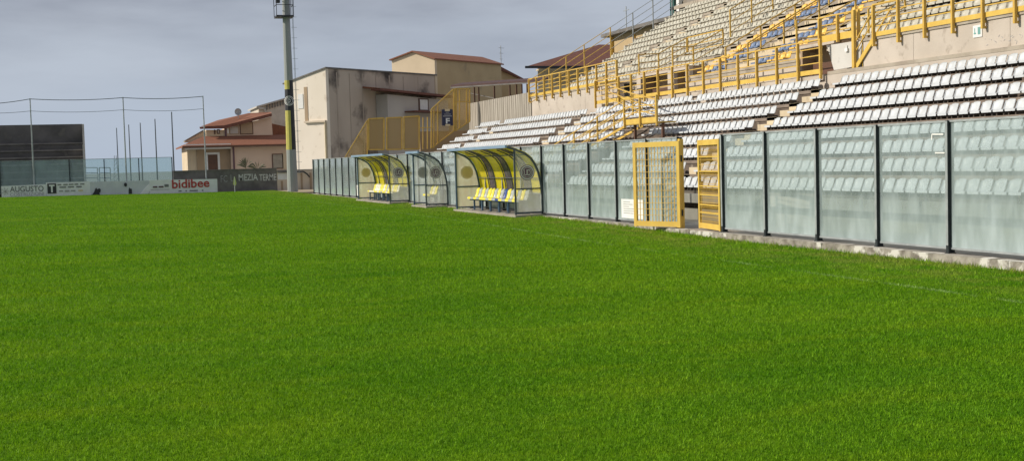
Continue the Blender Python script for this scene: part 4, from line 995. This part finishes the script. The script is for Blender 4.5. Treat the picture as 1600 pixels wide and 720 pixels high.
b = MB(); b.box(e0.x+1.6, e3.x, Yh-1.5, Yh-.01, e0.z-.28, e0.z-.17); b.build('soffit', 'house_cream', root)
b = MB(); q = P_(868, 118); b.box(q.x, c.x, Yh-.05, Yh-.01, q.z-.9, z_e-.9); b.build('shutter_band', 'ochre', root)
# ochre building behind the tier end
Yo = 90.; root = empty('ochre_block', (38.3, Yo, -.6), 'ochre building with dark eave behind the far end of the upper tier', 'building')
b = MB(); b.box(38.6, 46, 77.5, 90.2, -.6, 11.5); b.build('wall', 'ochre', root)
b = MB(); b.box(38.0, 46.4, 77.3, 91.2, 11.501, 11.75); b.build('roof', 'dark_wall', root)
b = MB(); b.bar((38.5, 90.15, 9), (38.5, 90.15, 11.45), .22); b.build('corner_post', 'yellow', root)
b = MB(); b.bar((38.55, 86.0, 9), (38.55, 86.0, 11.2), .2); b.build('corner_post', 'yellow', root)
b = MB(); p = on(0, 38.2, 977, 46); b.tube((38.3, p.y, 11.7), (38.3, p.y, 13.4), .04, 5); b.bar((38.3, p.y-.5, 13.1), (38.3, p.y+.5, 13.1), .04); b.build('roof_antenna', 'galv', label='small antenna above the ochre block eave', cat='antenna')
# canopy over the ribbed wall
A0, A1 = on(1, 92, 704, 133.5), on(1, 82, 850, 124)
root = empty('canopy', tuple(A0), 'dark red lean-to canopy on slim posts behind the ribbed wall', 'canopy')
b = MB(); b.add([A0, A1, A1+Vector((2.5, 5.5, .55)), A0+Vector((2.5, 5.5, .55))]+[A0+Vector((0, 0, -.2)), A1+Vector((0, 0, -.2)), A1+Vector((2.5, 5.5, .35)), A0+Vector((2.5, 5.5, .35))], [(0, 1, 2, 3), (7, 6, 5, 4), (0, 4, 5, 1), (1, 5, 6, 2), (2, 6, 7, 3), (3, 7, 4, 0)]); b.build('roof', ['canopy_dark'], root)
b = MB(); b.bar(A0+Vector((0, -.05, -.18)), A1+Vector((0, -.05, -.18)), .08, .09); b.build('fascia', 'dark_wall', root)
for x in (744, 751, 776, 800, 810, 818, 826):
    t_ = (x-704)/146.; p = A0.lerp(A1, t_*1.0); b = MB(); b.bar((p.x, p.y+.1, 4), (p.x, p.y+.1, p.z-.25), .10); b.build('post', 'brown', root)
b = MB(); p, q = A0.lerp(A1, .25), A0.lerp(A1, .75); b.bar((p.x, p.y+1, p.z-.6), (q.x, q.y+1, q.z-1.5), .06); b.build('brace', 'dark_wall', root)
b = MB(); b.box(26.6, 31, 88.5, 88.7, 3, 6.2); b.build('low_wall', 'concrete', label='low pale wall behind the canopy posts', cat='wall')
# yellow mesh fence and stair cage at the far end of the lower tier
ME = 84.0; M_ = lambda x, y: on(1, ME, x, y)
root = empty('mesh_fence', tuple(M_(575, 240)), 'yellow framed mesh panels behind the far dugouts', 'fence')
def mesh_panel(pts, root, fw=.09, inner='mesh_yellow'):
    pts = [Vector(p) for p in pts]; b = MB()
    for p, q in zip(pts, pts[1:]+pts[:1]): b.bar(p, q, fw, fw)
    f_ = b.build('panel_frame', 'yellow', root)
    b = MB(); b.prism([p+Vector((0, .0, 0)) for p in pts], (0, .012, 0)); b.build('mesh', inner, f_)
mesh_panel([M_(576, 234), M_(576, 186), M_(600, 184.5), M_(600, 234)], root)
mesh_panel([M_(604, 234), M_(604, 184.5), M_(628, 183.5), M_(628, 233.5)], root)
mesh_panel([M_(631, 233.5), M_(631, 183), M_(655, 181.5), M_(655, 233)], root)
mesh_panel([M_(539, 246), M_(574, 188), M_(574, 246)], root, .06, 'mesh_fine')
root = empty('stair_cage', tuple(M_(674, 232)), 'tall yellow mesh cage around the far stair, left of the white seats', 'fence')
mesh_panel([M_(674, 232), M_(674, 171), M_(709, 139), M_(709, 205)], root, .07, 'mesh_fine')
mesh_panel([M_(711, 205), M_(711, 139), M_(734, 139), M_(734, 190)], root, .07, 'mesh_fine')
for x, a_, c_ in ((678, 166, 232), (684, 162, 225), (713, 139, 205), (718, 139, 202), (729, 139, 192), (661, 184, 233), (668, 183, 233)):
    b = MB(); b.bar(M_(x, a_), M_(x, c_), .06); b.build('post', 'yellow', root)
b = MB(); b.bar(M_(710, 160), M_(734, 159), .05); b.bar(M_(656, 200), M_(676, 199), .05); b.build('rail', 'yellow', root)
b = MB(); p, q = on(1, 86.5, 657, 240), on(1, 86.5, 712, 208); b.box(p.x, q.x+1.8, 86.5, 86.7, -.3, on(1, 86.5, 690, 205).z); b.build('ribbed_base_wall', 'house_brown', label='brown ribbed low wall behind the stair cage', cat='wall')
b = MB(); q0, q1 = on(1, 86.4, 714, 188), on(1, 86.4, 731, 160); b.box(q0.x, q1.x, 86.4, 86.5, q0.z, q1.z); b.build('shutter', 'plaster_cream', label='pale slatted shutter inside the yellow stair cage', cat='shutter')
# sector board F
SFy = 83.5; s0, s1 = on(1, SFy, 691, 196.5), on(1, SFy, 707.5, 171)
root = empty('sector_board', tuple(s0), 'dark blue board with a large white F beside the stair cage', 'sign')
b = MB(); b.box(s0.x, s1.x, SFy, SFy+.05, s0.z, s1.z); b.build('board', 'navy', root)
w_, h_ = s1.x-s0.x, s1.z-s0.z
b = MB(); put_text(b, 'F', w_*.36, h_*.34, (s0.x+w_*.34, SFy-.006, s0.z+h_*.12), (1, 0, 0), (0, 0, 1), bold=.03); b.build('letter', 'paper', root)
b = MB()
for (a_, c_, z_, hh) in ((.1, .9, .56, .05), (.2, .8, .68, .035), (.35, .65, .80, .03)): b.box(s0.x+w_*a_, s0.x+w_*c_, SFy-.006, SFy-.001, s0.z+h_*z_, s0.z+h_*(z_+hh))
b.build('small_print', 'ink_faint', root)
b = MB(); b.box(s0.x+w_*.28, s0.x+w_*.72, SFy-.01, SFy-.002, s1.z-.12, s1.z+.02); b.box(s0.x+w_*.28, s0.x+w_*.72, SFy-.01, SFy-.002, s0.z-.02, s0.z+.1); b.build('fixing', 'tan_mark', root)
# red roofed house at left
Yw = 165.; H_ = lambda x, y, Y_=Yw: on(1, Y_, x, y)
root = empty('peach_house', tuple(at0(H_(295, 260))), 'two-storey peach house with stepped red tiled roofs', 'building')
xl2, xr2 = H_(294, 250).x, H_(470, 250).x; ze = H_(370, 226.5).z
b = MB(); xs_ = H_(361, 240).x; b.box(xl2, xs_-.01, Yw+1.2, Yw+12, -.6, ze); b.build('left_wall', 'house_cream', root)
b = MB(); b.box(xs_, xr2, Yw, Yw+12, -.6, ze); b.build('right_wall', 'house_peach', root)
b = MB(); q = H_(308, 236); b.box(q.x, xs_-.02, Yw+1.0, Yw+1.19, -.6, q.z+.3); b.build('porch_wall', 'house_brown', root)
b = MB(); p, q = H_(289, 234), H_(360, 227.5); b.box(p.x, q.x, Yw-.6, Yw-.3, p.z, q.z+.25); b.build('fascia_beam', 'white_paint', root)
# lower roof skirt
el = H_(285, 228.5, Yw-.9); er = H_(472, 226, Yw-.9); tl2 = H_(318, 215.5, Yw+3); tr2 = H_(472, 210, Yw+3)
b = MB(); zt2 = tr2.z; V_ = [Vector((el.x, Yw-.9, el.z)), Vector((er.x, Yw-.9, el.z)), Vector((er.x, Yw+3.2, zt2)), Vector((tl2.x, Yw+3.2, zt2)), Vector((tl2.x, Yw+9, zt2)), Vector((el.x, Yw+13, el.z))]
lo_ = [v-Vector((0, 0, .22)) for v in V_]
b.add(V_+lo_, [(0, 1, 2, 3), (0, 3, 4, 5), (6, 7, 1, 0), (6, 0, 5, 11), (6, 11, 10, 9, 8, 7)]); b.build('lower_roof', 'tiles', root)
b = MB(); b.box(el.x-.02, er.x, Yw-1.0, Yw-.901, el.z-.26, el.z-.06); b.build('gutter', 'brown', root)
# upper storey
Yu = Yw+3.2
b = MB(); q = [H_(x, y, Yu) for x, y in ((322, 216), (322, 203), (352, 203), (352, 216))]; b.prism([Vector((p.x, Yu, p.z)) for p in q], (0, 6, 0)); b.build('upper_left_wall', 'house_cream', root)
b = MB(); q = [H_(x, y, Yu) for x, y in ((353, 216), (353, 200), (424, 183), (426.5, 216))]; b.prism(q, (0, 6, 0)); b.build('upper_right_wall', 'house_peach', root)
b = MB(); q = [H_(x, y, Yu-.8) for x, y in ((312, 198.5), (313, 201.5), (352, 201), (425, 181.5), (424.5, 177.5), (350, 196.5))]; b.prism(q, (0, .5, 0)); b.build('roof_edge', 'tiles_dark', root)
b = MB(); q = [H_(x, y, Yu-.3) for x, y in ((313, 198), (350, 196.2), (424, 177.3))]; r = [H_(x, y, Yu+4) for x, y in ((340, 188), (388, 177), (424, 175.2))]
b.add(q+r, [(0, 1, 4, 3), (1, 2, 5, 4)]); b.add([v-Vector((0, 0, .15)) for v in q+r], [(3, 4, 1, 0), (4, 5, 2, 1)]); b.build('upper_roof', 'tiles', root)
b = MB(); q = [H_(x, y, Yu+1) for x, y in ((289, 222), (291, 219), (318, 204), (318, 216), (300, 222))]; b.prism(q, (0, 3, 0)); b.build('side_slope', 'house_cream', root)
b = MB(); q = [H_(x, y, Yu+.9) for x, y in ((289, 221), (290, 219), (318, 203), (318, 205.5))]; b.prism(q, (0, 3.3, 0)); b.build('side_roof', 'dark_wall', root)
def win(x0, y0, x1, y1, Y_, par, m='dark_glass', fm='white_paint', nm='window', t=.12):
    p, q = H_(x0, y1, Y_), H_(x1, y0, Y_); b = MB(); b.box(p.x, q.x, Y_-.08, Y_-.005, p.z, q.z); w = b.build(nm, fm, par)
    b = MB(); b.box(p.x+t, q.x-t, Y_-.11, Y_-.081, p.z+(t if nm == 'window' else 0), q.z-t); b.build('pane' if nm == 'window' else 'door_leaf', m, w)
win(322, 238, 343, 268, Yw+1.0, root, 'brown', 'white_paint', 'door', .28)
win(353.5, 199.5, 358.5, 210, Yu, root, 'paper', 'house_cream'); win(358.5, 196.5, 373, 210.5, Yu, root, 'annex', 'house_brown'); win(375, 190, 395, 210.5, Yu, root, 'house_brown', 'brown')
win(334.5, 202.5, 336.5, 210, Yu, root, 'brown', 'brown'); win(339, 202, 343.5, 209.5, Yu, root, 'annex', 'brown')
win(425.5, 240, 442, 264, Yw, root, 'shade_glass', 'brown'); win(441.5, 238, 447, 264, Yw, root, 'house_cream', 'house_cream')
b = MB(); p = H_(365, 240); b.bar((p.x, Yw-.08, -.5), (p.x, Yw-.08, ze), .2); b.build('downpipe', 'maroon', root)
b = MB(); p = H_(352.5, 205, Yu); b.bar((p.x, Yu-.1, p.z-1.2), (p.x, Yu-.1, p.z+.6), .22); b.build('downpipe', 'maroon', root)
c = H_(372, 175, Yu+2); b = MB(); vs = []
for rr_, dy in ((.0, .12), (.25, .09), (.46, 0)):
    for i in range(14): a = 2*math.pi*i/14; vs.append((c.x+rr_*math.cos(a), Yu+2+dy, c.z+rr_*1.05*math.sin(a)))
fs = [(k_*14+i, k_*14+(i+1) % 14, (k_+1)*14+(i+1) % 14, (k_+1)*14+i) for k_ in (0, 1) for i in range(14)]
b.add(vs, fs); b.bar((c.x, Yu+2.1, c.z), (c.x, Yu+2.1, c.z-.9), .07); b.bar((c.x, Yu+2, c.z-.35), (c.x-.05, Yu+1.5, c.z), .04); b.build('satellite_dish', 'galv', label='grey satellite dish on the peach house roof', cat='dish')
# second red roof right of it and pale block building
gable_house('red_roof_house', 'low red roof between the peach house and the mast', 172, [(426, 235), (426, 204), (470, 212)], [(424, 217), (424, 193), (470, 203), (470, 217)], 'house_peach', 'tiles', 6)
pb = gable_house('pale_block_building', 'pale blockwork building with corrugated top behind the mast', 182, [(404, 240), (404, 167.5), (470, 148)], [(401, 168.5), (401, 166), (470, 146), (470, 148.5)], 'pale_block', 'block', 10)
b = MB()
for i in range(12): p = on(1, 181.9, 416+i*4.2, 163.5-i*1.25); b.box(p.x, p.x+.15, 181.8, 181.95, p.z-.75, p.z+.1)
b.build('corrugation', 'dark_wall', pb)
b = MB(); pts = [on(1, 181.6, x, y) for x, y in ((404, 169), (412, 170), (415, 173), (415, 182))]
for p, q in zip(pts, pts[1:]): b.tube(p, q, .16, 6)
b.build('drain_pipe', 'block', pb)
# shrub in front of the house
def plant(x, y, Yp, w, h, label, n=26):
    c = on(1, Yp, x, y); root = empty('palm_shrub', (c.x, Yp, -.5), label, 'shrub')
    b = MB(); b.tube((c.x, Yp, -.6), (c.x, Yp, c.z), .12, 6); b.build('stem', 'house_brown', root)
    b = MB()
    for i in range(n):
        a = math.pi*(.08+.84*random.random()); d = Vector((math.cos(a)*w, random.uniform(-.5, .5)*w, math.sin(a)*h)); m_ = Vector((c.x, Yp, c.z))+d*.55+Vector((0, 0, .12*h)); e = Vector((c.x, Yp, c.z))+d
        s_ = Vector((0.04, .02, .06)); b.add([(c.x, Yp, c.z), m_-s_, e, m_+s_], [(0, 1, 2, 3)])
    b.build('leaves', 'leaf', root)
plant(384, 263, 150, 1.1, 1.35, 'spiky green shrub behind the dark wall in front of the peach house')
plant(402, 265, 151, 1.2, 1.0, 'low spiky shrub right of the taller one behind the dark wall')
# weeds along the kerb
def weed(x, y, h, label):
    c = Vector((x, y, crown(x, y) if x < 15.6 else -.1)); b = MB()
    for i in range(14):
        a = random.uniform(0, 2*math.pi); d = Vector((math.cos(a)*h*.5, math.sin(a)*h*.5, h*random.uniform(.6, 1))); s_ = Vector((-math.sin(a), math.cos(a), 0))*.008
        b.add([c-s_, c+s_, c+d], [(0, 1, 2)])
    b.build('weed', 'leaf', label=label, cat='weed')
weed(15.55, 31.2, .28, 'dark tuft of weed at the kerb under the yellow grille gate')
# ------------------------------------------------------------------ sky, sun
w = bpy.data.worlds.new('World'); SC.world = w; w.use_nodes = True; nt = w.node_tree; nt.nodes.clear()
N = nt.nodes.new; L = nt.links.new
SE = math.radians(33); sd = Vector((-.91, .32, 0)).normalized(); sd = Vector((sd.x*math.cos(SE), sd.y*math.cos(SE), math.sin(SE)))
out = N('ShaderNodeOutputWorld'); sk = N('ShaderNodeTexSky'); sk.sky_type = 'NISHITA'; sk.sun_disc = False; sk.sun_elevation = SE; sk.sun_rotation = math.atan2(sd.x, sd.y); sk.dust_density = 3.0
b1 = N('ShaderNodeBackground'); b1.inputs[1].default_value = .09; L(sk.outputs[0], b1.inputs[0])
tc = N('ShaderNodeTexCoord'); mp = N('ShaderNodeMapping'); mp.inputs['Scale'].default_value = (1, 1, 4.5); L(tc.outputs['Generated'], mp.inputs[0])
nz = N('ShaderNodeTexNoise'); nz.inputs['Scale'].default_value = 3.6; nz.inputs['Detail'].default_value = 9; nz.inputs['Roughness'].default_value = .52; L(mp.outputs[0], nz.inputs[0])
cr = N('ShaderNodeValToRGB'); L(nz.outputs[0], cr.inputs[0]); e = cr.color_ramp.elements
e[0].position = .40; e[0].color = (.225, .242, .295, 1); e[1].position = .66; e[1].color = (.40, .43, .49, 1)
sp = N('ShaderNodeSeparateXYZ'); L(tc.outputs['Generated'], sp.inputs[0])
n2 = N('ShaderNodeTexNoise'); n2.inputs['Scale'].default_value = 2.1; n2.inputs['Detail'].default_value = 6; L(mp.outputs[0], n2.inputs[0])
ma = N('ShaderNodeMath'); ma.operation = 'MULTIPLY_ADD'; L(n2.outputs[0], ma.inputs[0]); ma.inputs[1].default_value = .22; L(sp.outputs[2], ma.inputs[2])
mr = N('ShaderNodeMapRange'); L(ma.outputs[0], mr.inputs[0]); mr.inputs[1].default_value = .11; mr.inputs[2].default_value = .27; mr.inputs[3].default_value = 0; mr.inputs[4].default_value = 1
cm = N('ShaderNodeMix'); cm.data_type = 'RGBA'; L(mr.outputs[0], cm.inputs[0]); cm.inputs[6].default_value = (.38, .44, .535, 1); L(cr.outputs[0], cm.inputs[7])
b2 = N('ShaderNodeBackground'); b2.inputs[1].default_value = 1.1; L(cm.outputs[2], b2.inputs[0])
mx = N('ShaderNodeMixShader'); mx.inputs[0].default_value = .88; L(b1.outputs[0], mx.inputs[1]); L(b2.outputs[0], mx.inputs[2]); L(mx.outputs[0], out.inputs[0])
ld = bpy.data.lights.new('sun', 'SUN'); ld.energy = 3.8; ld.angle = math.radians(.6); ld.color = (1.0, .92, .80)
lo = bpy.data.objects.new('sun', ld); COL.objects.link(lo); lo.rotation_euler = (-sd).to_track_quat('-Z', 'Y').to_euler()
SC.view_settings.view_transform = 'Standard'; SC.view_settings.look = 'None'; SC.view_settings.exposure = .22; SC.view_settings.gamma = 1
SC.cycles.max_bounces = 6; SC.cycles.transparent_max_bounces = 24; SC.cycles.use_denoising = True
SC.render.engine = 'CYCLES'
